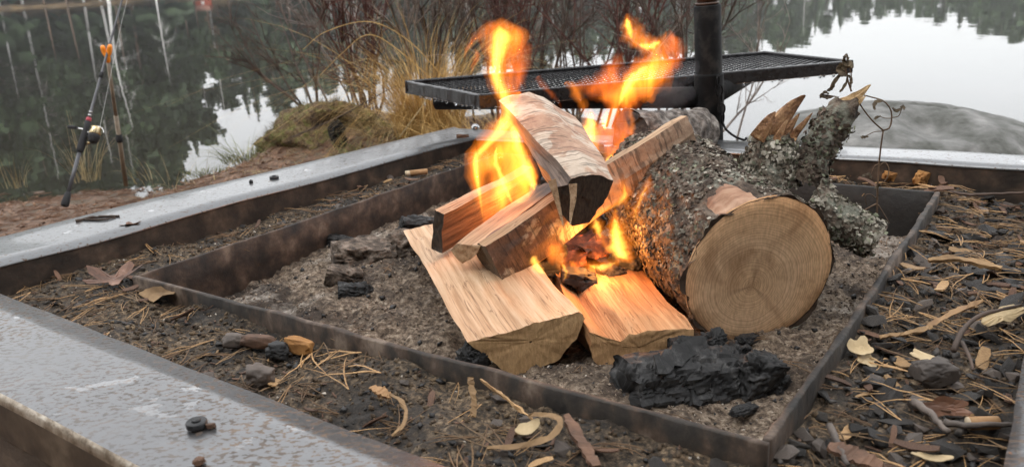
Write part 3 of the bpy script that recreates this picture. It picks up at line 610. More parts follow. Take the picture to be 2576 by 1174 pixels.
# C: the long birch piece laid across, bark towards the camera
oC = at_d(1234, 664, 1.12); fC = at_d(1728, 326, 1.30)
split_log('split_log', 'long birch piece with peeling brown bark laid slanting across the fire', 'firewood', oC, fC,
          np.array([(.006, .038), (-.012, .037), (-.020, .0), (-.016, -.034), (.0, -.042), (.034, -.036), (.038, .016)]), ['wood', 'bark', 'bark', 'wood', 'wood2', 'wood2', 'wood2'],
          {'bark': M_BIRCHC, 'wood': M_TANW, 'wood2': M_DARKW}, taper=.78, amp=.0026, near_mat=M_ENDB, far_mat=M_TANW, seed=3)
# D: the upper birch quarter whose dark sawn end looks at the camera
oD = at_d(1470, 505, 1.06); fD = at_d(1345, 325, 1.30)
split_log('split_log', 'upper birch quarter with tan curling bark and dark sawn end, topmost of the pile', 'firewood', oD, fD,
          [(1394, 470), (1428, 464), (1436, 448), (1492, 436), (1546, 452), (1530, 496), (1482, 558), (1440, 569), (1412, 540)], ['wood', 'wood', 'bark', 'bark', 'wood2', 'wood2', 'wood2', 'wood2', 'wood2'],
          {'bark': M_BIRCHT, 'wood': M_GREYW, 'wood2': M_DARKW}, taper=1.3, amp=.002, near_mat=M_ENDD, far_mat=M_ENDD, seed=4, bulge=[0, 0, .03, .03, 0, 0, 0, 0, 0],
          pix2=[(1288, 318), (1268, 296), (1250, 250), (1330, 232), (1446, 292), (1462, 328), (1412, 352), (1370, 360), (1326, 344)])
# E: thin split stick lying beside C
oE = at_d(1164, 640, 1.135); fE = at_d(1375, 480, 1.36)
split_log('split_stick', 'thin split stick, pale at the near end and scorched behind, on the pale quarter', 'firewood', oE, fE,
          [(1136, 629), (1150, 612), (1205, 620), (1199, 634), (1163, 662)], ['wood', 'wood', 'wood2', 'wood', 'wood'], {'wood': M_STICK, 'wood2': M_DARKW}, taper=.95, amp=.0018, near_mat=M_STICK, far_mat=M_ENDD, seed=5)
# F: scorched board leaning behind
oF_ = at_d(1120, 584, 1.20); fF = at_d(1335, 462, 1.46)
split_log('split_board', 'scorched split board with grey upper edge leaning behind the thin stick', 'firewood', oF_, fF,
          np.array([(-.002, .030), (.016, .034), (.028, -.030), (.008, -.034)]), ['wood', 'wood2', 'wood2', 'wood2'], {'wood': M_STICK, 'wood2': M_DARKW}, taper=1.05, amp=.0018, near_mat=M_ENDD, far_mat=M_ENDD, seed=6)
# splinters hanging from D's end
def sliver(P, wd, th, nrm):
    P = np.asarray(P, float); k = len(P); wd = np.broadcast_to(wd, (k,)); T = np.gradient(P, axis=0); V = []
    for i in range(k):
        t = norm(T[i]); s = norm(np.cross(t, nrm)); u = np.cross(s, t); a, b = s*wd[i]/2, u*th/2; V += [P[i]-a-b, P[i]+a-b, P[i]+a+b, P[i]-a+b]
    F = [(0, 1, 2, 3), (4*k-1, 4*k-2, 4*k-3, 4*k-4)]
    for i in range(k-1):
        for j in range(4): F.append((4*i+j, 4*i+4+j, 4*i+4+(j+1) % 4, 4*i+(j+1) % 4))
    return np.array(V), F
Dq = bpy.data.objects['split_log.003']
for pts in ([(1388, 452), (1398, 490), (1408, 530), (1417, 568)], [(1441, 462), (1442, 500), (1437, 535), (1434, 566)]):
    P = smooth_path([at_d(x, y, 1.045-.004*i) for i, (x, y) in enumerate(pts)], 9); V, F = sliver(P, np.linspace(.011, .0015, 9), .002, (0, -1, .2)); obj('splinter', V, F, M_TANW, Dq)
# ------------------------------------------------------------------ the round log with lichen bark and broken branch stubs
cL = at_d(1912, 683, 1.0375); zL = norm([-.20, .965, .09]); LL = .36; RL = .1075
ML = frame_of(cL, zL)
BIG = thing('round_log', 'thick round log with lichen bark, sawn rings and broken branch stubs', 'log', M=ML)
m, n, l, p = new_mat('lichen_bark')
t = tex(n, l, 55, 8, (1, 1, .55), rough=.7); t2 = tex(n, l, 22, 6, dist=.4); t3 = tex(n, l, 120, 4)
c = ramp(n, l, t.outputs['Fac'], [(.34, (.018, .012, .009)), (.47, (.085, .060, .043)), (.58, (.19, .145, .108)), (.72, (.36, .30, .24))]).outputs[0]
lg = ramp(n, l, t3.outputs['Fac'], [(.3, (.12, .13, .10)), (.6, (.30, .31, .25)), (.8, (.45, .45, .38))]); mk = ramp(n, l, t2.outputs['Fac'], [(.5, (0, 0, 0)), (.6, (.8, .8, .8))])
l.new(mixc(n, l, mk.outputs[0], c, lg.outputs[0]), p.inputs['Base Color']); p.inputs['Roughness'].default_value = .9; bump(n, l, p, t.outputs['Fac'], 1, .008); M_LBARK = m
nu, nv = 220, 110; th = np.linspace(0, 2*math.pi, nu, endpoint=False); zz = np.linspace(0, LL, nv); TH, ZZ = np.meshgrid(th, zz)
U = np.stack([np.cos(TH).ravel(), np.sin(TH).ravel(), ZZ.ravel()], -1)
def lobes(a): return 1+.012*np.cos(2*a+.6)+.008*np.cos(3*a+1)
def bark_r(U):
    a = np.arctan2(U[:, 1], U[:, 0]); q = np.stack([U[:, 0]*RL, U[:, 1]*RL, U[:, 2]], -1)
    return RL*lobes(a)+.0075*fbm(q*[1, 1, .6], 26, 4, 61)+.004*np.abs(fbm(q*[1, 1, .5], 70, 3, 65))-.002
r = bark_r(U); V = np.stack([U[:, 0]*r, U[:, 1]*r, U[:, 2]], -1)
edge = V[:, 2] < 1e-6; V[:, 2] += edge*fbm(V, 60, 3, 66)*.003-edge*.001
obj('bark', V, grid_faces(nu, nv, True), M_LBARK, BIG, True, True)
# sawn face: growth rings about an off-centre pith
m, n, l, p = new_mat('growth_rings')
tc = n.new('ShaderNodeTexCoord'); sub = n.new('ShaderNodeVectorMath'); sub.operation = 'SUBTRACT'
pith = to_local(ML, [at_d(1893, 722, 1.03)])[0]; sub.inputs[1].default_value = (float(pith[0]), float(pith[1]), 0); l.new(tc.outputs['Object'], sub.inputs[0])
nz_ = tex(n, l, 11, 3); va = n.new('ShaderNodeVectorMath'); va.operation = 'SCALE'; va.inputs['Scale'].default_value = .011
vs = n.new('ShaderNodeVectorMath'); vs.operation = 'SUBTRACT'; vs.inputs[1].default_value = (.5, .5, .5); l.new(nz_.outputs['Color'], vs.inputs[0]); l.new(vs.outputs[0], va.inputs[0])
ad = n.new('ShaderNodeVectorMath'); l.new(sub.outputs[0], ad.inputs[0]); l.new(va.outputs[0], ad.inputs[1])
ms = n.new('ShaderNodeMapping'); ms.inputs['Scale'].default_value = (1, 1, 0); l.new(ad.outputs[0], ms.inputs['Vector'])
ln = n.new('ShaderNodeVectorMath'); ln.operation = 'LENGTH'; l.new(ms.outputs[0], ln.inputs[0])
rn = tex(n, l, 40, 2); mm_ = n.new('ShaderNodeMath'); mm_.operation = 'MULTIPLY'; mm_.inputs[1].default_value = 300; l.new(ln.outputs['Value'], mm_.inputs[0])
n1 = n.new('ShaderNodeTexNoise'); n1.noise_dimensions = '1D'; n1.inputs['Scale'].default_value = 30; n1.inputs['Detail'].default_value = 2; l.new(ln.outputs['Value'], n1.inputs['W'])
m2 = n.new('ShaderNodeMath'); m2.operation = 'MULTIPLY_ADD'; m2.inputs[1].default_value = 9; l.new(n1.outputs['Fac'], m2.inputs[0]); l.new(mm_.outputs[0], m2.inputs[2])
fr_ = n.new('ShaderNodeMath'); fr_.operation = 'FRACT'; l.new(m2.outputs[0], fr_.inputs[0])
rc = ramp(n, l, fr_.outputs[0], [(0, (.74, .50, .31)), (.5, (.67, .44, .265)), (.84, (.54, .34, .20)), (1, (.63, .41, .24))])
sap = ramp(n, l, ln.outputs['Value'], [(0, (.62, .56, .5)), (.012, (.86, .84, .8)), (.06, (.92, .92, .92)), (.105, (1.05, 1.0, .92)), (.13, (1.05, .86, .66))])
cc = mixc(n, l, 1.0, rc.outputs[0], sap.outputs[0], 'MULTIPLY')
fib = tex(n, l, 330, 4, (1, .3, 1)); cc = mixc(n, l, 1.0, cc, ramp(n, l, fib.outputs['Fac'], [(.3, (.78, .76, .72)), (.7, (1.12, 1.12, 1.12))]).outputs[0], 'MULTIPLY')
st = tex(n, l, 12, 4, dist=.8); cc = mixc(n, l, 1.0, cc, ramp(n, l, st.outputs['Fac'], [(.34, (.66, .60, .54)), (.5, (1, 1, 1))]).outputs[0], 'MULTIPLY')
# three dark rays that leave the pith
sp_ = n.new('ShaderNodeSeparateXYZ'); l.new(ad.outputs[0], sp_.inputs[0])
at_ = n.new('ShaderNodeMath'); at_.operation = 'ARCTAN2'; l.new(sp_.outputs['Y'], at_.inputs[0]); l.new(sp_.outputs['X'], at_.inputs[1])
a3 = n.new('ShaderNodeMath'); a3.operation = 'MULTIPLY_ADD'; a3.inputs[1].default_value = 3; a3.inputs[2].default_value = .75; l.new(at_.outputs[0], a3.inputs[0])
cs = n.new('ShaderNodeMath'); cs.operation = 'COSINE'; l.new(a3.outputs[0], cs.inputs[0]); ry = ramp(n, l, cs.outputs[0], [(.86, (0, 0, 0)), (.99, (1, 1, 1))])
fall = ramp(n, l, ln.outputs['Value'], [(0, (1, 1, 1)), (.018, (.9, .9, .9)), (.042, (0, 0, 0))]); rk = mixc(n, l, 1.0, ry.outputs[0], fall.outputs[0], 'MULTIPLY')
cc = mixc(n, l, rk, cc, mixc(n, l, 1.0, cc, (.66, .63, .61), 'MULTIPLY'))
l.new(cc, p.inputs['Base Color']); p.inputs['Roughness'].default_value = .7; b = bump(n, l, p, fr_.outputs[0], .12, .001); bump(n, l, p, fib.outputs['Fac'], .3, .0012, b); M_RINGS = m
rf = RL*lobes(th)-.0012+.001*fbm(np.stack([np.cos(th), np.sin(th), 0*th], -1), 6, 2, 67)
rings_ = []
for s in (1.0, .97, .85, .6, .3, .001):
    q = np.stack([np.cos(th)*rf*s, np.sin(th)*rf*s, 0*th+(.0035 if s == 1 else 0.0)-.002], -1); q[:, 2] += .0008*fbm(q, 40, 2, 68); rings_.append(q)
obj('sawn_face', np.concatenate(rings_), np.concatenate([grid_faces(nu, 6, True)]), M_RINGS, BIG, True, True)
M_EDGEB = simple('dark_inner_bark', [(.3, (.02, .012, .008)), (.7, (.08, .05, .03))], 90, 4, .9, bs=.4)
b0 = r[:nu]; Vr = np.concatenate([np.stack([np.cos(th)*(rf-.001), np.sin(th)*(rf-.001), 0*th-.0005], -1), np.stack([np.cos(th)*(b0+.0004), np.sin(th)*(b0+.0004), 0*th-.0012+.002*fbm(np.stack([np.cos(th)*9, np.sin(th)*9, 0*th], -1), 1, 2, 69)], -1)])
obj('bark_edge', Vr, grid_faces(nu, 2, True), M_EDGEB, BIG, True, True)
# the bare scar beside the sawn face
M_SCAR = simple('bare_pink_wood', [(.36, (.15, .065, .035)), (.5, (.34, .18, .105)), (.64, (.46, .29, .19))], 55, 6, .7, (.3, .3, 1), bs=.5)
scl = [to_local(ML, [at_d(*q, 1.06)])[0] for q in ((1775, 520), (1835, 508), (1890, 512), (1850, 530), (1812, 550))]
angs = np.array([math.atan2(v[1], v[0]) for v in scl]); a0, a1 = angs.min(), angs.max()
sv = []; na, nb = 26, 12
for j in range(nb):
    for i in range(na):
        a = a0-.05+(a1-a0+.1)*i/(na-1); zt = (.05+.028*math.sin(math.pi*i/(na-1)))*(.55+.45*math.sin(2.1*i/(na-1)+.5))*(1+.25*float(vnoise(np.array([[i*.55, 3.3, 1.1]]), 5)[0])); z = -.0008+zt*j/(nb-1)
        q = np.array([[math.cos(a), math.sin(a), max(z, 0)]]); rr = bark_r(q)[0]; e = min(i, na-1-i)/3; f = min(1, e)*min(1, (nb-1-j)/2)
        sv.append([math.cos(a)*(rr+.0012*f-.003*(1-f)), math.sin(a)*(rr+.0012*f-.003*(1-f)), z])
obj('bare_scar', sv, grid_faces(na, nb), M_SCAR, BIG, True, True)
# branch stubs
def stub(pts, rad, name='branch_stub', mat=M_LBARK, endm=None, jag=.3, nn=30, seed=0):
    P = smooth_path(pts, 26); k = len(P); Rr = np.interp(np.linspace(0, 1, k), np.linspace(0, 1, len(rad)), rad)
    V, F = tube(P, Rr, nn, False); N = V-np.repeat(P, nn, 0); N /= np.linalg.norm(N, axis=1, keepdims=True)
    V = V+N*(.0035*fbm(V, 60, 4, 71+seed)+.002*np.abs(fbm(V, 150, 2, 75)))[:, None]
    e = V[-nn:]; T = norm(P[-1]-P[-2]); V[-nn:] = e+T*(fbm(e, 90, 2, 77+seed)*.01*jag)[:, None]
    s = obj(name, V, F, mat, BIG, True)
    if endm is not None:
        c = V[-nn:].mean(0); W_ = np.concatenate([V[-nn:]*(1-t)+c*t for t in (0, .4, .95)]); obj('stub_end', W_, grid_faces(nn, 3, True), endm, s, True, True) if False else obj('stub_end', W_, grid_faces(nn, 3, True), endm, s, True)
    return s
M_SPL = split_wood('splintered_wood', (.15, .07, .03), (.30, .15, .065), (.42, .25, .12))
M_SPL2 = split_wood('fresh_splintered_wood', (.50, .32, .14), (.66, .46, .24), (.74, .56, .34))
M_STEND = end_wood('grey_stub_end', (.05, .04, .035), (.2, .165, .14))
Yb = 1.17
s2 = stub([at_d(2015, 450, Yb), at_d(2050, 385, Yb), at_d(2095, 315, Yb+.005), at_d(2132, 262, Yb+.01)], [.034, .024, .0215, .021], endm=M_STEND, jag=1)
def spike(pts, w0, parent, mat, seed=0, fl=.45):
    P = smooth_path(pts, 14); k = len(P); t = np.linspace(0, 1, k); V, F = tube(P, w0*(1-t**1.4*.93), 16, True); c = np.repeat(P, 16, 0); d = V-c; an_ = np.tile(np.arange(16), k); d = d*(1+.42*vnoise(np.stack([np.cos(an_*.3927)*2.1+seed, np.sin(an_*.3927)*2.1, np.repeat(t, 16)*1.3], -1), 83+seed))[:, None]
    d[:, 1] *= fl; V = c+d+(.0012*np.stack([fbm(V*[1, 1, 1], 120, 3, 81+seed)]*3, -1)); return obj('splinter', V, F, mat, parent, False)
spike([at_d(2128, 268, Yb), at_d(2150, 246, Yb), at_d(2190, 214, Yb)], .0125, s2, M_SPL2)
spike([at_d(2145, 270, Yb), at_d(2160, 258, Yb-.01), at_d(2178, 242, Yb-.01)], .006, s2, M_SPL2, 3)
s1 = stub([at_d(1930, 455, Yb), at_d(1938, 400, Yb), at_d(1955, 345, Yb+.006)], [.045, .035, .026], jag=2.0, seed=5, endm=M_SPL)
spike([at_d(1925, 362, Yb-.012), at_d(1952, 322, Yb-.008), at_d(1988, 275, Yb), at_d(2027, 238, Yb)], .0175, s1, M_SPL, 1); spike([at_d(1945, 372, Yb-.02), at_d(1966, 330, Yb-.02), at_d(1984, 298, Yb-.016)], .009, s1, M_SPL, 6); spike([at_d(1962, 365, Yb-.01), at_d(1985, 325, Yb-.01), at_d(2012, 285, Yb-.01)], .008, s1, M_SPL, 7)
spike([at_d(1905, 350, Yb-.02), at_d(1930, 310, Yb-.018), at_d(1951, 280, Yb-.016)], .012, s1, M_SPL, 2)
spike([at_d(1988, 348, Yb), at_d(2015, 318, Yb), at_d(2044, 284, Yb)], .007, s1, M_SPL, 4)
s3 = stub([at_d(2040, 520, 1.12), at_d(2100, 550, 1.10), at_d(2160, 580, 1.085), at_d(2206, 604, 1.075)], [.04, .027, .0245, .0235], endm=M_STEND, seed=9, jag=.2)
# lichen: thousands of small curled flakes over the bark, one mass
def flakes(P, N, smin, smax, name, mat, parent, lift=.4):
    k = len(P); tmpl = np.array([[-1, -.6, 0], [0, -.8, .25], [1, -.5, 0], [-1, .5, .1], [0, .7, .35], [1, .6, .05]]); tf = np.array([[0, 1, 4, 3], [1, 2, 5, 4]])
    s = smin+(smax-smin)*RNG.random(k)**2; A = RNG.normal(size=(k, 3)); Nn = N+RNG.normal(size=N.shape)*lift; Nn /= np.linalg.norm(Nn, axis=1, keepdims=True)
    T = np.cross(Nn, A); T /= np.linalg.norm(T, axis=1, keepdims=True); B = np.cross(Nn, T); V, F = scatter(tmpl, tf, P+N*.001, np.stack([T, B, Nn], -1), s)
    return tag(obj(name, V, F, mat, parent, False), kind='stuff')
M_LICH1 = simple('grey_lichen', [(.36, (.10, .085, .065)), (.5, (.24, .215, .17)), (.64, (.44, .405, .34))], 45, 3, .95, bs=0)
M_LICH2 = simple('green_lichen', [(.36, (.06, .066, .042)), (.5, (.16, .172, .115)), (.64, (.32, .325, .23))], 45, 3, .95, bs=0)
M_BFLK = simple('bark_flakes', [(.3, (.035, .026, .02)), (.6, (.12, .088, .066)), (.8, (.24, .185, .145))], 45, 3, .95, bs=0)
Mi = np.array(ML)
def log_pts(k, sel):
    a = RNG.uniform(0, 6.283, k); z = RNG.uniform(.003, LL, k); U = np.stack([np.cos(a), np.sin(a), z], -1); rr = bark_r(U); P = np.stack([U[:, 0]*rr, U[:, 1]*rr, z], -1); N = np.stack([U[:, 0], U[:, 1], 0*a], -1)
    f = fbm(P, 30, 3, 91); ok = sel(P, N, f); ins = (a > a0-.1) & (a < a1+.1) & (z < .075); 
    aa = (a+math.pi) % (2*math.pi)-math.pi; ins = (aa > a0-.08) & (aa < a1+.08) & (z < .07); ok &= ~ins; P, N = P[ok], N[ok]
    return P@Mi[:3, :3].T+Mi[:3, 3], N@Mi[:3, :3].T
P, N = log_pts(10000, lambda P, N, f: (f > -.05) & (N[:, 1] > -.2)); flakes(P, N, .0009, .0038, 'lichen', M_LICH1, BIG, .7)
P, N = log_pts(4500, lambda P, N, f: (f < -.25) & (N[:, 1] > -.1)); flakes(P, N, .0009, .0038, 'lichen', M_LICH2, BIG, .7)
P, N = log_pts(6000, lambda P, N, f: N[:, 1] > -2); flakes(P, N, .0014, .0052, 'bark_flakes', M_BFLK, BIG, .35)
for s in (s1, s2, s3):
    V = np.array([v.co[:] for v in s.data.vertices]); V = V@Mi[:3, :3].T+Mi[:3, 3]; k = 1500 if s is not s2 else 900; i = RNG.integers(0, len(V)*(.75 if s is s2 else .97), k); cc_ = np.array([V[(j//30)*30:(j//30)*30+30].mean(0) for j in i]); N = V[i]-cc_; N /= np.linalg.norm(N, axis=1, keepdims=True)
    flakes(V[i]+RNG.normal(size=(k, 3))*.002, N, .0010, .0046, 'bark_flakes' if s is s2 else 'lichen', M_BFLK if s is s2 else M_LICH1, s, .6); flakes(V[i[:400]]+RNG.normal(size=(400, 3))*.002, N[:400], .0010, .0040, 'lichen', M_LICH2, s, .6)
# ------------------------------------------------------------------ charred wood
m, n, l, p = new_mat('charcoal'); tb = n.new('ShaderNodeTexBrick'); tcn = n.new('ShaderNodeTexCoord')
t = tex(n, l, 45, 7, rough=.7); t2 = tex(n, l, 10, 4)
l.new(ramp(n, l, t.outputs['Fac'], [(.36, (.004, .004, .004)), (.52, (.016, .0155, .0155)), (.64, (.065, .063, .061)), (.74, (.16, .155, .15))]).outputs[0], p.inputs['Base Color'])
l.new(ramp(n, l, t2.outputs['Fac'], [(.35, (.6,)*3), (.7, (.85,)*3)]).outputs[0], p.inputs['Roughness'])
v = tex(n, l, 38, 1, (.35, 1, 1), typ='voro'); v.feature = 'DISTANCE_TO_EDGE'; vr = ramp(n, l, v.outputs['Distance'], [(0, (0, 0, 0)), (.08, (1, 1, 1))]); b = bump(n, l, p, vr.outputs[0], .35, .0015); bump(n, l, p, t.outputs['Fac'], .5, .003, b); M_CHAR = m
n.remove(tb); n.remove(tcn)
def lump(c, r3, rot, seed, fr_q=14, amp=.25, nsub=5, crk=0, rgh=0):
    V, F = ico(nsub); N = V.copy(); Vn = V*(1+rgh*fbm(V*[1, 1.3, 1.3]+seed, 5, 4, 108+seed)[:, None]+amp*fbm(V+seed*3.7, 1.6, 4, 101+seed)[:, None]+.05*fbm(V+seed, 8, 2, 105+seed)[:, None]); Vn = Vn/np.maximum(1, np.abs(Vn)/.86)
    if crk: Vn = Vn*(1-crk*(1-sstep(0, .4, voro_edge(Vn*[1, 1.6, 1.6], 2.6, seed))))[:, None]
    R_ = np.array(Matrix.Rotation(rot[2], 3, 'Z')@Matrix.Rotation(rot[1], 3, 'Y')@Matrix.Rotation(rot[0], 3, 'X')); return (Vn*r3)@R_.T+np.asarray(c), F
M_ASHL = simple('ashen_lump', [(.34, (.022, .016, .012)), (.5, (.10, .075, .056)), (.66, (.28, .22, .175))], 60, 7, .95, bs=.9, bd=.008)
def char(name, c, r3, rot, seed, label, cat='charcoal', mat=None, group=None, amp=.28):
    V, F = lump(c, r3, rot, seed, amp=amp, crk=.16 if mat is None else 0, nsub=5 if mat in (None, M_ASHL) else 4, rgh=.16 if mat in (None, M_ASHL) else 0); return single(name, V, F, mat or M_CHAR, label, cat, smooth=False, group=group)
# the big checked coal at the front: an arched, charred quarter with its own curled shell
c0 = at_d(1700, 955, .872)
oK = at_d(1575, 985, .86); fK = at_d(1838, 950, .925)
CO = split_log('charred_log', 'large black charred log end with checked surface at the front rim', 'charcoal', oK, fK,
          np.array([(-.034, -.036), (-.038, -.004), (-.026, .022), (-.002, .036), (.03, .03), (.04, -.036)]), ['bark']*6, {'bark': M_CHAR}, taper=.9, amp=.004, near_mat=M_CHAR, far_mat=M_CHAR, seed=11, endjag=.008, crack=(.0035, 80, 80, 34))
for pts, wd in (([(1655, 925), (1690, 900), (1735, 876), (1775, 868)], .022), ([(1735, 1000), (1780, 990), (1830, 960)], .02)):
    P = smooth_path([at_d(x, y, .855+.022*i) for i, (x, y) in enumerate(pts)], 12); P = P+RNG.normal(size=P.shape)*.0015; V, F = sliver(P, wd*(1+.15*RNG.normal(size=12)), .006, (.35, -.6, .7)); obj('charred_shell', V, F, M_CHAR, CO)
char('charred_chunk', at_d(1905, 945, .905), (.038, .03, .034), (.2, .3, .5), 2, 'black charred chunk beside the large charred log, deep black and angular', amp=.35)
char('charred_chunk', at_d(1955, 968, .90), (.018, .016, .018), (.1, .2, .9), 3, 'small square coal piece leaning on the angular charred chunk', amp=.3)
char('charred_chunk', at_d(1790, 862, .955), (.02, .016, .018), (.6, .1, .2), 4, 'small coal standing between the orange block and round log', amp=.35)
char('charred_chunk', at_d(1845, 905, .95), (.02, .02, .03), (.2, .8, .2), 5, 'upright pointed coal behind the large charred log', amp=.4)
char('charred_chunk', at_d(1190, 900, .95), (.022, .02, .02), (.3, .2, .8), 6, 'grey black coal under the corner of the pale quarter', amp=.3)
char('charred_chunk', at_d(1720, 880, .94), (.02, .018, .016), (.9, .2, .1), 7, 'coal lying against the sawn end of the orange block', amp=.35)
char('charred_chunk', at_d(1880, 880, 1.02)*[1, 1, 0]+[0, 0, -.08], (.03, .012, .008), (0, .2, .9), 8, 'flat coal lying in the ash below the sawn rings', amp=.3)
char('charred_chunk', at_h(1870, 1030, -.078), (.022, .010, .005), (0, .1, .6), 9, 'thin coal flake on the pale ash in front of the charred log', amp=.3)
char('ash_clinker', at_d(915, 650, 1.38), (.062, .05, .032), (.1, .1, .3), 21, 'grey brown clinker heap crusted with ash beside the sooty chunk', 'clinker', M_ASHL, None, .4)
char('charred_chunk', at_d(1000, 630, 1.42), (.05, .04, .036), (.2, .1, .6), 22, 'rounded sooty chunk lying on ash behind the pale quarter', 'charcoal', M_ASHL, None, .4)
char('charred_chunk', at_d(890, 622, 1.47), (.06, .024, .022), (0, .1, -.35), 23, 'long black charred stick lying along the far tray plate', amp=.3)
char('charred_chunk', at_d(895, 738, 1.22), (.032, .022, .02), (.1, .1, .2), 24, 'dark coal alone on the open ash bed', amp=.35)
char('charred_chunk', at_d(865, 700, 1.27), (.034, .02, .02), (.2, .3, .1), 25, 'ash dusted coal just behind the lone dark coal', 'charcoal', M_ASHL, None, .4)
char('charred_chunk', at_d(1060, 580, 1.50), (.05, .03, .03), (.1, .2, .4), 26, 'sooty lump against the far tray plate behind the clinker', amp=.4)
# G: the burnt log behind, black end towards the flames and grey bark running to the post
oG = at_d(1588, 338, 1.66); fG = at_d(1765, 330, 1.84); ax = fG-oG
a = np.linspace(0, 6.283, 19)[:-1]; 
MG = frame_of(oG, ax); GL = thing('burnt_log', 'burnt round log with black end and ash grey bark behind the flames', 'log', M=MG)
Lg = np.linalg.norm(ax); nu, nv = 72, 44; TH, ZZ = np.meshgrid(np.linspace(0, 2*math.pi, nu, endpoint=False), np.linspace(0, Lg, nv)); U = np.stack([np.cos(TH).ravel(), np.sin(TH).ravel(), ZZ.ravel()], -1)
rr = .047+.006*fbm(U*[.06, .06, 1], 24, 4, 111); V = np.stack([U[:, 0]*rr, U[:, 1]*rr, U[:, 2]], -1)
M_GBARK = simple('ash_grey_bark', [(.34, (.03, .024, .02)), (.5, (.12, .10, .085)), (.66, (.30, .27, .24))], 60, 7, .9, bs=.9, bd=.006)
obj('bark', V, grid_faces(nu, nv, True), M_GBARK, GL, True, True)
B = V[:nu]; W_ = np.concatenate([B*[s, s, 1]+[0, 0, -.012*(1-s)] for s in (1, .8, .5, .2, .02)]); W_ = W_+np.stack([fbm(W_, 50, 3, 112)*.004]*3, -1); obj('burnt_end', W_, grid_faces(nu, 5, True), M_CHAR, GL, True, True)
char('charred_log_piece', at_d(1600, 440, 1.60), (.10, .08, .055), (.1, .1, .4), 31, 'black charred log piece bedded in embers under the burnt log', amp=.3)
char('charred_log_piece', at_d(1470, 420, 1.52), (.09, .06, .05), (.1, .1, -.3), 32, 'charred piece half hidden by the upper birch quarter', amp=.3)
# embers and curled bark in the hearth between the front logs
m, n, l, p = new_mat('ember_bark'); t = tex(n, l, 38, 6); l.new(ramp(n, l, t.outputs['Fac'], [(.36, (.02, .009, .006)), (.5, (.10, .038, .024)), (.64, (.26, .11, .065))]).outputs[0], p.inputs['Base Color']); p.inputs['Roughness'].default_value = .7
t2 = tex(n, l, 30, 4); l.new(ramp(n, l, t2.outputs['Fac'], [(.60, (0, 0, 0)), (.70, (1, .12, .02))]).outputs[0], p.inputs['Emission Color']); p.inputs['Emission Strength'].default_value = 1.0; bump(n, l, p, t.outputs['Fac'], .6, .004); M_EMB = m
for i, (q, Y, s, rt) in enumerate([((1445, 610), 1.27, .034, .2), ((1490, 625), 1.24, .032, .8), ((1430, 650), 1.22, .034, -.4), ((1500, 655), 1.21, .028, 1.4), ((1465, 680), 1.19, .030, .1), ((1550, 640), 1.24, .032, 2.0)]):
    nu2, nv2 = 14, 9; V = []
    for j in range(nv2):
        for k in range(nu2):
            u, v_ = k/(nu2-1)-.5, j/(nv2-1)-.5; q3 = np.array([u*2*s, v_*s*1.3, s*.9*(u*u*1.6-v_*v_*.5)]); V.append(q3)
    V = np.array(V); V = V+.004*np.stack([fbm(V+i, 40, 3, 121), fbm(V+i, 40, 3, 122), fbm(V+i, 40, 3, 123)], -1); R_ = np.array(Matrix.Rotation(rt, 3, 'Z')@Matrix.Rotation(.35, 3, 'X')); V = V@R_.T
    n0 = len(V); F0 = grid_faces(nu2, nv2); V = np.concatenate([V, V-[0, 0, .003]]); F = np.concatenate([F0, F0[:, ::-1]+n0])
    single('ember_bark', V+at_d(*q, Y), F, M_EMB, 'curled red hot bark piece glowing in the hearth between the front logs', 'ember', group='glowing bark pieces in the hearth')
for i, (q, Y, r3) in enumerate([((1455, 700), 1.14, (.03, .026, .016)), ((1540, 690), 1.18, (.028, .022, .018)), ((1580, 650), 1.22, (.035, .035, .025)), ((1440, 570), 1.36, (.07, .05, .05)), ((1350, 640), 1.20, (.05, .04, .04))]):
    V, F = lump(at_d(*q, Y), r3, (.2*i, .1, .5*i), 40+i, amp=.35); single('hearth_coal', V, F, M_CHAR, 'black coal with red glow bedded in the hearth under the slanting birch piece', 'charcoal', group='coals in the hearth')
# ================================================================== flames: closed glowing volumes
def flame_mat(name, col, st, amt=.8):
    m = bpy.data.materials.new(name); m.use_nodes = True; n = m.node_tree.nodes; l = m.node_tree.links; n.remove(n['Principled BSDF']); em = n.new('ShaderNodeEmission'); em.inputs['Color'].default_value = (*col, 1)
    t = tex(n, l, 24, 4, (1.6, 1.6, .3), dist=1.0); mr = n.new('ShaderNodeMapRange'); mr.inputs[1].default_value = .32; mr.inputs[2].default_value = .68; mr.inputs[3].default_value = st*(1-amt); mr.inputs[4].default_value = st*(1+amt)
    l.new(t.outputs['Fac'], mr.inputs[0]); l.new(mr.outputs[0], em.inputs['Strength']); l.new(em.outputs[0], n['Material Output'].inputs['Volume']); m.cycles.volume_step_rate = .6
    return m
SHELLS = ((1.25, .30), (.95, .40), (.68, .50), (.42, .65))       # nested shells: the glow falls off softly towards the rim
M_FL = [flame_mat('flame_body', (1, .24, .018), 23*q) for k, q in SHELLS]; M_FC = [flame_mat('flame_core', (1, .46, .065), 85*q, .5) for k, q in SHELLS]; M_FS = [flame_mat('flame_veil', (1, .18, .018), 11*q) for k, q in SHELLS]
def tongue(T, strand, Y0, Y1, mat, dz=.55, nr=30, ns=12):
    if isinstance(mat, list):
        for (k, q), m_ in zip(SHELLS, mat): sheath(T, strand, Y0, Y1, m_, dz, nr, ns, k*(1.3 if mat is not M_FC else 1.15))
        return
    return sheath(T, strand, Y0, Y1, mat, dz, nr, ns, 1)
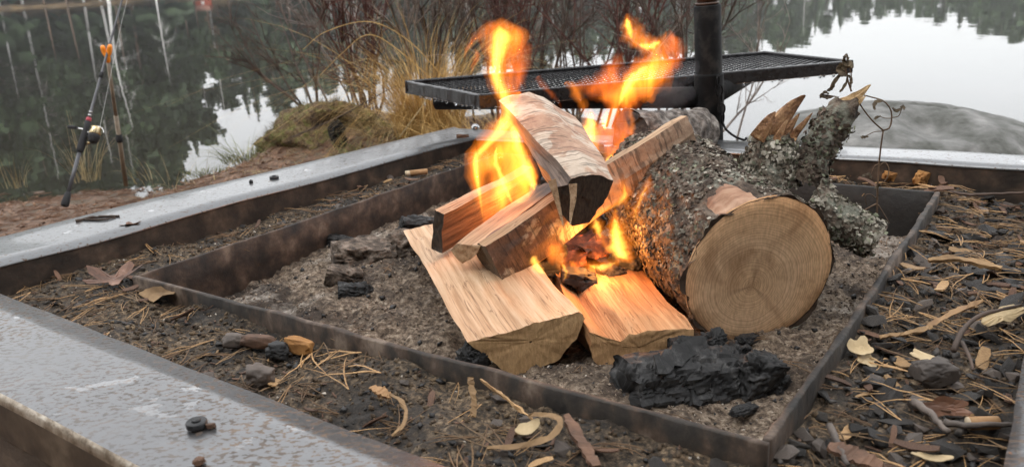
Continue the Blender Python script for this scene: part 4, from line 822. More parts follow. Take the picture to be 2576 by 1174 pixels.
def sheath(T, strand, Y0, Y1, mat, dz, nr, ns, wk):
    A = np.array(strand, float); trim = .004+.03*max(0, 1.25-min(wk, 1.25)); A0 = smooth_path(A, 120); tq = np.linspace(trim, 1-trim, nr); A = np.stack([np.interp(tq, np.linspace(0, 1, 120), A0[:, c_]) for c_ in range(3)], -1); t = np.linspace(0, 1, nr); tap = np.sqrt(np.maximum(0, 1-np.abs(2*t-1)**7)); V = []; Yv = Y0+(Y1-Y0)*t; C = np.array([at_d(a[0], a[1], y) for a, y in zip(A, Yv)]); Tn = np.gradient(C, axis=0)
    ph = strand[0][0]*1.7; ch_ = norm(C[-1]-C[0]); mono = (np.diff(C@ch_) > 0).all(); Ts = Tn.copy()
    for _ in range(14): Ts[1:-1] = (Ts[:-2]+Ts[1:-1]+Ts[2:])/3
    if not mono: wk = min(wk, 1.0)
    C = C+RIGHT*(.0016*(np.sin(t*19+ph)+.6*np.sin(t*41+ph*2))*(1-t)*t*2*mono)[:, None]
    for i in range(nr):
        tt = ch_ if mono else norm(Ts[i]); s = norm(np.cross(tt, [0, 1, 0])); d = np.cross(s, tt); hw = max(A[i, 2]*wk*tap[i], .12)/2/FPX*Yv[i]; an = np.arange(ns)*2*math.pi/ns
        wob = 1+.16*math.sin(i*.9+ph)+.1*math.sin(i*2.3+ph); V.append(C[i]+np.cos(an)[:, None]*s*hw*wob+np.sin(an)[:, None]*d*hw*dz)
    V = np.concatenate(V); F = [tuple(f) for f in grid_faces(ns, nr, True)]+[tuple(range(ns-1, -1, -1)), tuple((nr-1)*ns+j for j in range(ns))]
    tri = np.array([[f[0], f[j], f[j+1]] for f in F for j in range(1, len(f)-1)]); vol = np.einsum('ij,ij->i', V[tri[:, 0]], np.cross(V[tri[:, 1]], V[tri[:, 2]])).sum()
    if vol < 0: F = [f[::-1] for f in F]                       # a volume must be closed with its faces outwards
    return obj('tongue', V, F, mat, T, True)
FL1 = thing('flame', 'tall yellow flame rising past the grill beside the upper birch quarter', 'flame', at_d(1270, 560, 1.3))
for st, mt in [
    ([(1225, 580, 20), (1212, 500, 34), (1200, 430, 40), (1212, 375, 52), (1252, 335, 50), (1278, 295, 40), (1272, 250, 40), (1256, 195, 46), (1256, 140, 62), (1268, 85, 84), (1262, 40, 34)], M_FL),
    ([(1218, 570, 6), (1206, 480, 12), (1198, 400, 16), (1222, 368, 22), (1262, 325, 26), (1276, 285, 26), (1268, 245, 26), (1250, 195, 28), (1250, 140, 34), (1262, 90, 40), (1255, 60, 12)], M_FC),
    ([(1250, 560, 26), (1262, 480, 46), (1280, 400, 60), (1290, 330, 46), (1292, 270, 34), (1290, 200, 40), (1292, 130, 40), (1285, 60, 18)], M_FS),
    ([(1300, 520, 30), (1318, 460, 44), (1312, 400, 44), (1298, 345, 36), (1284, 300, 22)], M_FL),
    ([(1345, 480, 8), (1334, 445, 24), (1312, 390, 22), (1295, 340, 18), (1284, 300, 12)], M_FC),
    ([(1205, 480, 10), (1212, 430, 44), (1240, 400, 60), (1270, 370, 50), (1282, 330, 30), (1276, 290, 20)], M_FL), ([(1240, 575, 14), (1250, 520, 54), (1275, 470, 80), (1300, 425, 70), (1300, 370, 40)], M_FS), ([(1330, 500, 10), (1320, 450, 40), (1300, 400, 40), (1290, 350, 30)], M_FL), ([(1268, 545, 18), (1258, 490, 30), (1245, 430, 26), (1240, 385, 16)], M_FL), ([(1290, 515, 8), (1262, 450, 13), (1246, 400, 10), (1250, 370, 5)], M_FC),
    ([(1215, 585, 10), (1235, 540, 26), (1260, 490, 40), (1290, 430, 50), (1290, 380, 30)], M_FS),
    ([(1255, 60, 36), (1220, 78, 24), (1190, 102, 15), (1172, 130, 8), (1168, 150, 3)], M_FS), ([(1250, 80, 10), (1205, 92, 8), (1180, 115, 6), (1172, 140, 2)], M_FS),
    ([(1196, 120, 4), (1200, 145, 14), (1190, 165, 8), (1186, 185, 2)], M_FS), ([(1300, 235, 3), (1305, 190, 28), (1312, 140, 36), (1302, 95, 26), (1285, 60, 5)], M_FS),
    ([(1350, 470, 6), (1342, 440, 16), (1330, 405, 10), (1322, 370, 3)], M_FL), ([(1300, 250, 3), (1303, 238, 14), (1308, 230, 3)], M_FS)]:
    tongue(FL1, st, 1.275, 1.17, mt)
FL2 = thing('flame', 'spreading orange flame leaning over the grill rail in front of the burnt log', 'flame', at_d(1520, 410, 1.45))
for st, mt in [
    ([(1500, 400, 14), (1492, 350, 40), (1484, 310, 32), (1486, 270, 10)], M_FL), ([(1476, 365, 6), (1480, 340, 32), (1486, 310, 22), (1488, 282, 6)], M_FC),
    ([(1520, 412, 20), (1550, 370, 46), (1568, 330, 44), (1560, 290, 34), (1575, 250, 40), (1620, 190, 60), (1670, 145, 60), (1690, 95, 30), (1684, 70, 4)], M_FS),
    ([(1510, 395, 8), (1500, 350, 12), (1524, 310, 16), (1548, 275, 26), (1566, 235, 30), (1590, 200, 34), (1640, 165, 34), (1668, 130, 24), (1685, 85, 8)], M_FL),
    ([(1530, 400, 20), (1530, 350, 60), (1535, 310, 50), (1550, 270, 40)], M_FS), ([(1500, 250, 10), (1550, 240, 40), (1600, 215, 60), (1655, 180, 70), (1700, 150, 30)], M_FL), ([(1555, 270, 6), (1572, 225, 18), (1600, 190, 18), (1632, 165, 8)], M_FC), ([(1635, 120, 18), (1600, 95, 40), (1582, 62, 32), (1576, 32, 6)], M_FL), ([(1590, 100, 10), (1580, 65, 15), (1577, 45, 4)], M_FC),
    ([(1590, 110, 20), (1625, 115, 34), (1660, 110, 26), (1678, 80, 10)], M_FL), ([(1605, 112, 6), (1632, 118, 14), (1662, 105, 9)], M_FC),
    ([(1700, 180, 4), (1706, 150, 22), (1698, 110, 34), (1684, 85, 10)], M_FS), ([(1480, 300, 8), (1466, 262, 20), (1446, 225, 22), (1425, 208, 10), (1418, 215, 2)], M_FL),
    ([(1415, 280, 3), (1400, 250, 9), (1375, 225, 12), (1354, 198, 14), (1352, 192, 2)], M_FS), ([(1440, 210, 14), (1500, 225, 46), (1560, 225, 70), (1640, 190, 60), (1700, 165, 20)], M_FS),
    ([(1530, 398, 10), (1558, 365, 14), (1574, 325, 12), (1572, 290, 3)], M_FL), ([(1522, 330, 3), (1520, 305, 13), (1527, 280, 4)], M_FC), ([(1582, 365, 3), (1590, 320, 13), (1586, 280, 11), (1588, 255, 3)], M_FL),
    ([(1518, 414, 5), (1535, 400, 14), (1552, 388, 4)], M_FC), ([(1470, 240, 5), (1510, 210, 34), (1545, 175, 40), (1570, 130, 12)], M_FS)]:
    tongue(FL2, st, 1.44, 1.5, mt)
FL3 = thing('flame', 'low bright flame licking out under the slanting birch piece', 'flame', at_d(1480, 690, 1.13))
for st, mt in [
    ([(1592, 665, 6), (1570, 640, 30), (1552, 590, 32), (1546, 540, 12), (1546, 520, 2)], M_FL), ([(1580, 655, 5), (1556, 630, 26), (1549, 585, 18), (1546, 545, 4)], M_FC),
    ([(1560, 655, 10), (1530, 668, 22), (1490, 672, 18), (1455, 660, 8)], M_FL), ([(1550, 660, 5), (1515, 672, 11), (1480, 668, 5)], M_FC), ([(1540, 640, 4), (1516, 605, 14), (1500, 560, 18), (1494, 535, 4)], M_FL), ([(1512, 600, 4), (1502, 570, 12), (1498, 550, 3)], M_FC),
    ([(1376, 694, 4), (1356, 676, 12), (1342, 655, 14), (1338, 640, 3)], M_FC), ([(1414, 716, 3), (1424, 690, 12), (1412, 660, 18), (1392, 630, 20), (1385, 610, 4)], M_FL), ([(1418, 705, 2), (1424, 685, 6), (1414, 662, 6)], M_FC),
    ([(1380, 660, 14), (1400, 640, 34), (1410, 615, 20)], M_FS), ([(1460, 690, 4), (1445, 670, 12), (1432, 655, 4)], M_FL)]:
    tongue(FL3, [(a_, b_, c_*1.45) for a_, b_, c_ in st], 1.10, 1.14, mt)
FL4 = thing('flame', 'thin flame wisps licking up before the lichen bark of the round log', 'flame', at_d(1590, 590, 1.10))
for st, mt in [
    ([(1490, 545, 3), (1530, 528, 9), (1566, 500, 18), (1572, 470, 22), (1566, 430, 4)], M_FL), ([(1520, 532, 2), (1556, 512, 6), (1572, 488, 8), (1570, 460, 3)], M_FC),
    ([(1592, 592, 2), (1596, 555, 9), (1606, 515, 11), (1624, 475, 15), (1640, 434, 3)], M_FL), ([(1592, 575, 2), (1600, 530, 4), (1616, 490, 5), (1630, 460, 2)], M_FC)]:
    tongue(FL4, [(a_, b_, c_*1.6) for a_, b_, c_ in st], 1.08, 1.10, mt)
SMK = bpy.data.materials.new('thin_smoke'); SMK.use_nodes = True; sn_ = SMK.node_tree.nodes; sn_.remove(sn_['Principled BSDF']); sv_ = sn_.new('ShaderNodeVolumePrincipled'); sv_.inputs['Density'].default_value = .9; sv_.inputs['Color'].default_value = (.85, .9, 1, 1); SMK.node_tree.links.new(sv_.outputs[0], sn_['Material Output'].inputs['Volume'])
SM = thing('smoke', 'thin bluish smoke wisps drifting from the flames towards the grill post', 'smoke', at_d(1660, 290, 1.55))
for st in ([(1600, 300, 30), (1650, 265, 60), (1690, 240, 70), (1735, 235, 40), (1750, 225, 6)], [(1640, 240, 20), (1690, 215, 44), (1740, 180, 40), (1760, 150, 4)], [(1490, 400, 10), (1478, 360, 22), (1470, 320, 16), (1484, 290, 4)]):
    tongue(SM, st, 1.5, 1.62, SMK, .8).name = 'wisp'
for q, Y, e in (((1290, 470), 1.36, .6), ((1540, 360), 1.47, .35), ((1500, 620), 1.15, .8)):
    L_ = bpy.data.lights.new('fire_glow', 'POINT'); L_.energy = e; L_.color = (1, .36, .08); L_.shadow_soft_size = .035; lo = bpy.data.objects.new('fire_glow', L_); COL.objects.link(lo); lo.location = at_d(*q, Y)
# ================================================================== grill post and swinging grate
M_BLACK = simple('black_paint_steel', [(.34, (.004, .004, .004)), (.5, (.008, .008, .0085)), (.66, (.026, .024, .022))], 30, 6, .6, bs=.35, bd=.002, bscale=90, spec=.12)
M_BRSTEEL = simple('brown_rusted_pipe', [(.3, (.02, .012, .008)), (.7, (.10, .055, .035))], 30, 6, .5, bs=.5, bd=.002)
M_WETBLK = simple('wet_black_grate', [(.3, (.006, .006, .006)), (.7, (.026, .026, .028))], 60, 5, .22, bs=.4, bd=.0015, bscale=150)
PY = 1.90
pt = at_d(1779, 0, PY); pb = at_d(1786, 335, PY); pdir = norm(pt-pb); pbase = pb+pdir*((-.34-pb[2])/pdir[2])
POST = thing('grill_post', 'black steel post rising behind the fire with a grate swivel on it', 'post', pbase)
tz = lambda z: pbase+pdir*((z+.34)/pdir[2])
ptop = at_d(1779, 13, PY)[2]
V, F = tube([tz(-.34), tz(0), tz(ptop-.003), tz(ptop)], [.0300, .0300, .0300, .0285], 40); obj('sleeve', V, F, M_BLACK, POST, True)
V, F = tube([tz(ptop-.01), tz(ptop+.28)], .0225, 36); obj('inner_pipe', V, F, M_BRSTEEL, POST, True)
V, F = tube([tz(ptop+.001), tz(ptop+.006)], .0262, 36); obj('rim_ring', V, F, M_BRSTEEL, POST, True)
GZ = .155
gL, gF, gR, gB = [at_h(*q, GZ) for q in ((1018, 203), (1205, 238), (2147, 152), (1925, 129))]
GR = thing('grill_grate', 'black expanded metal grill grate with welded rim on two pipe arms', 'grill grate', (gL+gR)/2)
up3 = np.array([0, 0, 1.])
def bar(a, b, h, th, inward, name='rim_bar', wob=0):
    n_ = norm(np.cross(b-a, up3)); n_ = n_ if np.dot(inward-a, n_) > 0 else -n_; nseg = 40; t = np.linspace(0, 1, nseg)[:, None]; C = a*(1-t)+b*t; r0 = .003
    prof = [(0, -h+.002), (0, -r0), (.001, -.0008), (r0, 0), (th-r0, 0), (th, -r0), (th, -h+.002), (th*.5, -h)]; V = []
    for u, v_ in prof: V.append(C+n_*u+up3*v_)
    V = np.stack(V, 1); V = V+(wob*.0012*fbm(V.reshape(-1, 3), 40, 3, 131)).reshape(nseg, len(prof), 1); V = V.reshape(-1, 3); k = len(prof)
    F = [tuple(f) for f in grid_faces(k, nseg, True)]+[tuple(range(k)), tuple((nseg-1)*k+j for j in range(k-1, -1, -1))]; return obj(name, V, F, M_WETBLK, GR, False)
mid = (gL+gR)/2
def ins(a, b, d=.0115): return a+norm(b-a)*d
bar(gF, gR, .033, .011, mid); bar(gL, gF-norm(gF-gL)*0, .034, .011, mid, wob=1); bar(gR+up3*.0012, gB+up3*.0012, .03, .011, mid); bar(gB+up3*.0006, gL+up3*.0006, .03, .011, mid)
for a, b in ((gL, gF), (gR, gB)): pass
mb = MB(); nr_, ns_ = 34, 64
def gp(u, v): return (gL*(1-u)+gB*u)*(1-v)+(gF*(1-u)+gR*u)*v
for j in range(nr_):
    v0 = .022+.956*j/(nr_-1); pts = []
    for i in range(ns_+1):
        u = .012+.976*i/ns_; ph = (i+j) % 2; pts.append(gp(u, min(.985, max(.015, v0+(.0135 if ph else -.0135))))+up3*(-.011+(.0028 if ph else -.0016)))
    mb.add(*tube(pts, .0021, 4, True, .785))
mbo('expanded_mesh', mb, M_WETBLK, GR, False)
hubz = at_d(1780, 245, PY)[2]; hub = tz(hubz)
def arm(P, r, name): V, F = tube(P, r, 24); return obj(name, V, F, M_BLACK, GR, True)
aL = at_d(1098, 252, 2.12); aR = at_d(1868, 196, 2.05)
arm([hub+norm(aL-hub)*.024, hub*.5+aL*.5, aL], .0245, 'pipe_arm')
aj = at_h(1900, 180, GZ-.058); arm([hub+norm(aj-hub)*.022, hub*.5+aj*.5-[0, 0, .0], aj], .0245, 'pipe_arm')
aj2 = gp(.72, .55)-up3*.054; arm([hub+norm(aj2-hub)*.03, aj2], .018, 'brace')
V, F = tube([tz(hubz-.055), tz(hubz-.05), tz(hubz+.05), tz(hubz+.055)], [.0318, .033, .033, .0318], 40); obj('hub_collar', V, F, M_BLACK, GR, True)
# water drops hanging on the rim
m, n, l, p = new_mat('water_drop'); p.inputs['Base Color'].default_value = (.9, .92, .95, 1); p.inputs['Transmission Weight'].default_value = 1; p.inputs['IOR'].default_value = 1.33; p.inputs['Roughness'].default_value = .02; M_DROP = m
mb = MB(); IV, IF = ico(2)
for i in range(46):
    if i < 26: u = RNG.random(); q = gF*(1-u)+gR*u
    else: u = RNG.random(); q = gL*(1-u)+gF*u
    s = RNG.uniform(.0018, .0042); mb.add(IV*[s, s, s*1.25]+q-up3*(.031+RNG.uniform(0, .003))-np.array([0, .002, 0]), IF)
tag(mbo('water_drops', mb, M_DROP, GR, True), kind='stuff')
# safety wire and hook hanging beside the post
WR = thing('hook_chain', 'black chain and hook hanging from the swivel beside the grill post', 'chain', at_d(1812, 260, 1.87))
for i, y in enumerate((205, 228, 251, 274, 297)):
    c = at_d(1806+3*i, y, 1.862); an = np.linspace(0, 6.283, 17); V, F = tube([c+np.array([math.cos(a)*.0075*(1 if i % 2 else .5), math.cos(a)*.004*(0 if i % 2 else 1), math.sin(a)*.0125]) for a in an], .0022, 6, False); obj('link', V, F, M_BLACK, WR, True)
V, F = tube(smooth_path([at_d(1817, 305, 1.86), at_d(1826, 325, 1.85), at_d(1848, 343, 1.83), at_d(1872, 352, 1.81), at_d(1878, 346, 1.81)], 18), .0026, 6); obj('hook', V, F, M_BLACK, WR, True)
# ================================================================== fishing rod on a bank stick
M_CARB = simple('grey_rod_blank', [(.3, (.05, .05, .055)), (.7, (.10, .10, .11))], 30, 3, .35, bs=0); M_FOAM = simple('black_foam_grip', [(.3, (.010, .010, .011)), (.7, (.03, .03, .032))], 200, 3, .85, bs=.4)
M_GOLD = flat('pale_gold_metal', (.62, .50, .30), .25, .9); M_SILV = flat('silver_metal', (.6, .6, .6), .25, .9); M_REDP = flat('red_winding', (.38, .04, .06), .4); M_ORN = flat('orange_plastic', (.95, .30, .02), .45); M_LINE = flat('pale_line', (.55, .55, .52), .6)
rb = at_h(162, 519, -.245); rv = at_d(268, 140, 2.985); rd = norm(rv-rb)
def rp(y):                                                    # point on the rod that shows at image height y
    a, b = 0., 4.
    for _ in range(50):
        mdl = (a+b)/2; q = rb+rd*mdl-[0, 0, CAMZ]; yy = 587-FPX*np.dot(q, UP)/np.dot(q, FWD)
        if yy > y: a = mdl
        else: b = mdl
    return rb+rd*a
ROD = thing('fishing_rod', 'grey spinning rod with a reel leaning over the water on an orange forked stick', 'fishing rod', rb)
V, F = tube([rb, rb+rd*.004, rp(505), rp(486), rp(483)], [.009, .0125, .0125, .0095, .007], 18); obj('butt_cap', V, F, M_FOAM, ROD, True)
V, F = tube([rp(486), rp(378)], .0062, 14); obj('rear_grip', V, F, M_CARB, ROD, True)
V, F = tube([rp(384), rp(376), rp(345), rp(320), rp(306)], [.009, .0125, .0115, .009, .0105], 18); obj('reel_seat', V, F, M_FOAM, ROD, True)
V, F = tube([rp(306), rp(297)], .0085, 14); obj('winding', V, F, M_REDP, ROD, True)
tip = rp(-240); V, F = tube(smooth_path([rp(298), rp(180), rp(60), rp(-100), tip], 24), np.linspace(.0052, .0018, 24), 12); obj('blank', V, F, M_CARB, ROD, True)
for y in (292, 284): V, F = tube([rp(y), rp(y-3)], .0062, 12); obj('silver_band', V, F, M_SILV, ROD, True)
V, F = tube([rp(196), rp(183)], .0066, 12); obj('ferrule', V, F, M_FOAM, ROD, True)
sidev = norm(np.array([1, -.15, -.12]))
def ringg(y, r, off):
    c = rp(y)+sidev*off; a = np.linspace(0, 6.283, 19); e1 = norm(np.cross(rd, sidev)); V, F = tube([c+sidev*math.cos(t)*r+e1*math.sin(t)*r for t in a], .0012, 6, False); g = obj('line_guide', V, F, M_FOAM, ROD, True)
    V, F = tube([rp(y+8), c-sidev*r], .001, 5); obj('guide_foot', V, F, M_FOAM, g, True); return c
g1 = ringg(64, .011, .022); g2 = ringg(-60, .008, .016)
# reel
rc_ = rp(335)+sidev*.036; ax_ = rd
V, F = tube([rc_-ax_*.034, rc_-ax_*.030, rc_-ax_*.012, rc_-ax_*.004], [.006, .014, .019, .019], 20); RB = obj('reel_body', V, F, M_FOAM, ROD, True)
V, F = tube([rc_-ax_*.003, rc_, rc_+ax_*.018, rc_+ax_*.024, rc_+ax_*.026], [.017, .0195, .015, .0175, .012], 22); obj('spool', V, F, M_GOLD, RB, True)
V, F = tube([rp(345), rp(342)+sidev*.018, rc_-ax_*.012], .0045, 10); obj('reel_foot', V, F, M_FOAM, RB, True)
an = np.linspace(-1.5, 1.6, 14); e1 = norm(np.cross(ax_, sidev)); V, F = tube([rc_+ax_*(.008+.024*math.cos(t))+sidev*math.sin(t)*.026 + e1*.006 for t in an], .0016, 6); obj('bail', V, F, M_SILV, RB, True)
V, F = tube([rc_-ax_*.006, rc_-sidev*.05+ax_*.014, rc_-sidev*.075+ax_*.016], .003, 8); obj('crank', V, F, M_SILV, RB, True)
kc = rc_-sidev*.086+ax_*.017; V, F = tube([kc-sidev*.016, kc-sidev*.012, kc+sidev*.012, kc+sidev*.016], [.005, .0065, .0065, .005], 14); obj('crank_knob', V, F, M_FOAM, RB, True)
V, F = tube([rc_-ax_*.026-sidev*.004, rc_-ax_*.04-sidev*.02], .0035, 8); obj('anti_reverse_lever', V, F, M_GOLD, RB, True)
for a, b in ((rc_+ax_*.02+sidev*.012, g1), (g1, g2)): V, F = tube([a, b], .0006, 5); obj('fishing_line', V, F, M_LINE, ROD)
# bank stick
sb = at_h(317, 466, -.30); st_ = at_d(271, 150, 3.0)
STK = thing('rod_stand', 'slim metal bank stick with an orange fork holding the fishing rod', 'rod stand', sb)
M_STK = simple('tan_stick', [(.3, (.16, .12, .085)), (.7, (.32, .26, .19))], 30, 4, .5, bs=.2)
V, F = tube([sb, sb*.42+st_*.58], .0085, 14); obj('lower_tube', V, F, M_STK, STK, True)
V, F = tube([sb*.42+st_*.58, st_], .0065, 14); obj('upper_tube', V, F, M_STK, STK, True)
d_ = norm(st_-sb); q = sb*.6+st_*.4; V, F = tube([q-d_*.014, q+d_*.003, q+d_*.004, q+d_*.018], [.0125, .0125, .0105, .0105], 16); obj('clamp_collar', V, F, M_FOAM, STK, True)
for tipq in ((257, 115), (277, 113)):
    P = smooth_path([st_-d_*.01, st_+d_*.012, at_d(tipq[0]*.6+271*.4, 132, 2.995), at_d(tipq[0], tipq[1], 2.99)], 12); V, F = tube(P, [.007, .0085]+[.0088]*8+[.0085, .0055], 14); obj('fork_prong', V, F, M_ORN, STK, True)
# ================================================================== boulder on the shore
IV, IF = ico(6)
bc = np.array([1.58, 3.35, -.43]); Vb = IV*np.array([.67, .6, .265]); q = Vb.copy()
Vb = Vb*(1+.06*fbm(q, 2.2, 3, 141)[:, None]+.012*fbm(q, 9, 4, 142)[:, None]); Vb = Vb+IV*(.003*fbm(q, 40, 4, 143)-.018*(1-sstep(0, .16, voro_edge(q+.05*np.stack([fbm(q, 5, 3, 146)]*3, -1), 2.1, 3)))*(fbm(q, 2.3, 2, 145) > .12))[:, None]
hol = at_d(2395, 300, 3.0)-bc; dd = ((Vb-hol)/[.13, .2, .05]); hd = np.exp(-(dd**2).sum(1)); Vb = Vb-np.stack([0*hd, -.08*hd, .09*hd], -1)
M_ROCK = simple('grey_granite', [(.36, (.05, .052, .042)), (.47, (.105, .105, .096)), (.55, (.15, .148, .14)), (.66, (.23, .226, .215))], 7, 10, .8, bs=.8, bd=.012, bscale=22, dist=.1)
single('shore_boulder', Vb+bc, IF, M_ROCK, 'smooth grey granite boulder with a dark hollow at the water edge', 'boulder', loc=bc, smooth=True)
# ================================================================== mossy mound, grass, shrubs
M_MOSS = simple('moss', [(.32, (.03, .02, .012)), (.45, (.12, .075, .04)), (.55, (.14, .11, .04)), (.64, (.12, .13, .03)), (.8, (.30, .22, .12))], 20, 7, .95, bs=1, bd=.02, bscale=50)
M_HSHADE = flat('hollow_shade_black', (.008, .007, .005), 1)
V, F = ico(5); V = V*(1+.28*fbm(V, 1.7, 4, 151)[:, None]+.05*fbm(V, 9, 3, 152)[:, None])*[.30, .24, .16]; mc = np.array([-.78, 3.62, -.265])
h2 = at_d(850, 340, 3.44)-mc; hd = np.exp(-(((V-h2)/[.065, .2, .08])**2).sum(1)); V = V+np.stack([0*hd, .24*hd, -.02*hd], -1)
MO = single('mossy_mound', V+mc, F, M_MOSS, 'mossy hummock with a hollow painted dark at the tip of the bank', 'mound', loc=mc, smooth=True)
k = 5000; i = RNG.integers(0, len(V), k); i = i[hd[i] < .2]; k = len(i); P = V[i]+mc; N = V[i]/np.linalg.norm(V[i], axis=1, keepdims=True)
def blades(P, D, Ln, wd, bend, name, mat, parent=None, nseg=4, lean=None, pw=2.0):
    """curved tapering blades, one mass: base points P, directions D, lengths Ln"""
    k = len(P); side = np.cross(D, RNG.normal(size=(k, 3))); side /= np.linalg.norm(side, axis=1, keepdims=True); bd = lean if lean is not None else np.cross(side, D); V = []
    for s in range(nseg+1):
        t = s/nseg; c = P+D*(Ln*t)[:, None]+bd*(bend*Ln*t**pw)[:, None]-np.array([0, 0, 1])*((bend*Ln)*.62*t**(pw+1.4))[:, None]; wv = side*(wd*(1-t*.9))[:, None]; V += [c-wv, c+wv]
    V = np.stack(V, 1).reshape(-1, 3); F = np.concatenate([np.array([[2*s, 2*s+1, 2*s+3, 2*s+2]])+(np.arange(k)*2*(nseg+1))[:, None] for s in range(nseg)])
    return obj(name, V, F, mat, parent, False)
tag(blades(P, norm(np.array([0, 0, 1]))[None]*.6+N*.7+RNG.normal(size=(k, 3))*.3, RNG.uniform(.012, .04, k), np.full(k, .0011), RNG.uniform(0, .9, k), 'moss_tufts', M_MOSS, MO, 2), kind='stuff')
M_STRAW = simple('straw_grass', [(.3, (.32, .19, .055)), (.6, (.58, .37, .13)), (.8, (.72, .54, .26))], 8, 3, .7, bs=0); M_STRAW2 = simple('pale_dry_grass', [(.3, (.22, .16, .07)), (.7, (.46, .36, .19))], 8, 3, .7, bs=0); M_GGRASS = simple('green_grass', [(.3, (.07, .08, .02)), (.7, (.2, .2, .07))], 8, 3, .7, bs=0)
def tussock(name, label, c, k, hgt, spread, mat, cat='grass', bend=(.3, 1.3), wd=.0017, tilt=.28, pw=2.0, nseg=7):
    c = np.asarray(c, float); a = RNG.uniform(0, 6.283, k); q = RNG.random(k)**.6*spread; P = c+np.stack([np.cos(a)*q, np.sin(a)*q, 0*a], -1); D = np.stack([np.cos(a)*tilt*RNG.random(k), np.sin(a)*tilt*RNG.random(k), np.ones(k)], -1)+RNG.normal(size=(k, 3))*.1; D /= np.linalg.norm(D, axis=1, keepdims=True)
    od = np.stack([np.cos(a), np.sin(a), -.15+0*a], -1)+RNG.normal(size=(k, 3))*.35; T = thing(name, label, cat, c); blades(P, D, hgt*RNG.uniform(.45, 1.05, k), wd*RNG.uniform(.6, 1.3, k), RNG.uniform(*bend, k), 'blades', mat, T, nseg, od, pw); return T
tussock('grass_tussock', 'tall golden dry grass tussock with drooping tips among the bare shrubs', (-.33, 3.45, -.26), 1200, .66, .13, M_STRAW, wd=.0016, bend=(.1, 1.3), pw=2.8, tilt=.17, nseg=10)
tussock('grass_tussock', 'low straw coloured tussock spreading under the grate', (-.10, 3.2, -.25), 420, .30, .22, M_STRAW, bend=(.4, 1.5), tilt=.6)
tussock('grass_tussock', 'short golden tussock between the mossy hummock and the tall one', (-.48, 3.55, -.25), 260, .26, .15, M_STRAW2, bend=(.4, 1.5), tilt=.6)
tussock('grass_tussock', 'yellowish tussock in front of the dark painted hollow', (-.55, 3.25, -.26), 160, .14, .12, M_GGRASS, bend=(.3, 1.4), tilt=.6)
tussock('grass_tussock', 'olive grass tuft hanging over the water beside the hummock', at_h(620, 405, -.30), 190, .16, .10, M_GGRASS, bend=(.5, 1.6), tilt=.6)
tussock('grass_tussock', 'pale reed tuft just behind the butt of the fishing rod', at_h(215, 455, -.31), 46, .30, .06, M_STRAW2, bend=(.0, .5), wd=.0014, tilt=.35)
tussock('grass_tussock', 'thin pale reed tuft near the edge of the picture by the water', at_h(45, 470, -.31), 22, .22, .05, M_STRAW2, bend=(.0, .5), wd=.0012, tilt=.3)
tussock('grass_tussock', 'sparse pale grass between the bank stick and the hummock', at_h(430, 455, -.31), 26, .16, .14, M_STRAW2, bend=(.0, .8), wd=.0011, tilt=.4)
tussock('grass_tussock', 'green moss grass patch at the bank beside the steel beam', at_h(520, 440, -.30), 120, .05, .09, M_GGRASS, bend=(.2, 1.2), tilt=.6)
kq = 900; Q = np.column_stack([RNG.uniform(-1.3, .2, kq), RNG.uniform(2.6, 4.6, kq)]); ok = Q[:, 1] < np.interp(Q[:, 0], SHX, SHY)-.03; Q = Q[ok]; kq = len(Q)
D = np.column_stack([RNG.normal(size=(kq, 2))*.5, np.ones(kq)]); D /= np.linalg.norm(D, axis=1, keepdims=True)
tag(blades(np.column_stack([Q, ground_z(Q[:, 0], Q[:, 1])-.003]), D, RNG.uniform(.02, .09, kq), np.full(kq, .001), RNG.uniform(.3, 1.5, kq), 'bank_grass', M_STRAW2, None, 4), kind='stuff')
# bare shrubs: each a fan of forking stems
M_TW1 = simple('dark_red_twigs', [(.3, (.05, .02, .016)), (.7, (.15, .06, .045))], 12, 3, .8, bs=0); M_TW2 = simple('brown_twigs', [(.3, (.035, .024, .018)), (.7, (.12, .08, .06))], 12, 3, .8, bs=0); M_TW3 = simple('pale_grey_twigs', [(.3, (.14, .11, .095)), (.7, (.34, .28, .24))], 12, 3, .8, bs=0)
def shrub(label, c, ns, hgt, mat, seed, fan=.45, r0=.0065, bias=(0, 0), gen=3):
    g = np.random.default_rng(seed); c = np.asarray(c, float); T = thing('bare_shrub', label, 'shrub', c); ms = [MB(), MB()]
    def grow(p, d, L, r, lv):
        nn = 6; pts = [p]; dd = d.copy()
        for s in range(nn): dd = norm(dd+g.normal(size=3)*.13+[0, 0, .035]); pts.append(pts[-1]+dd*L/nn)
        ms[0 if lv == 0 else 1].add(*tube(pts, np.linspace(r, r*.4, nn+1), 5 if lv == 0 else 3, False))
        if lv < gen:
            for s in range(int(3+3*g.random()) if lv else int(5+4*g.random())):
                i = g.integers(1, nn+1) if lv else g.integers(2, nn+1); d2 = norm(norm(np.array(pts[i])-np.array(pts[i-1]))+g.normal(size=3)*.55+[0, 0, .1]); grow(pts[i], d2, L*g.uniform(.28, .55), r*.5, lv+1)
    for s in range(ns):
        a = g.uniform(0, 6.283); d = norm([math.cos(a)*fan*g.random()+bias[0], math.sin(a)*fan*g.random()+bias[1], 1]); grow(c+g.normal(size=3)*[.05, .05, 0], d, hgt*g.uniform(.7, 1.1), r0*g.uniform(.7, 1.1), 0)
    mbo('stems', ms[0], mat, T, False); mbo('twigs', ms[1], mat, T, False); return T
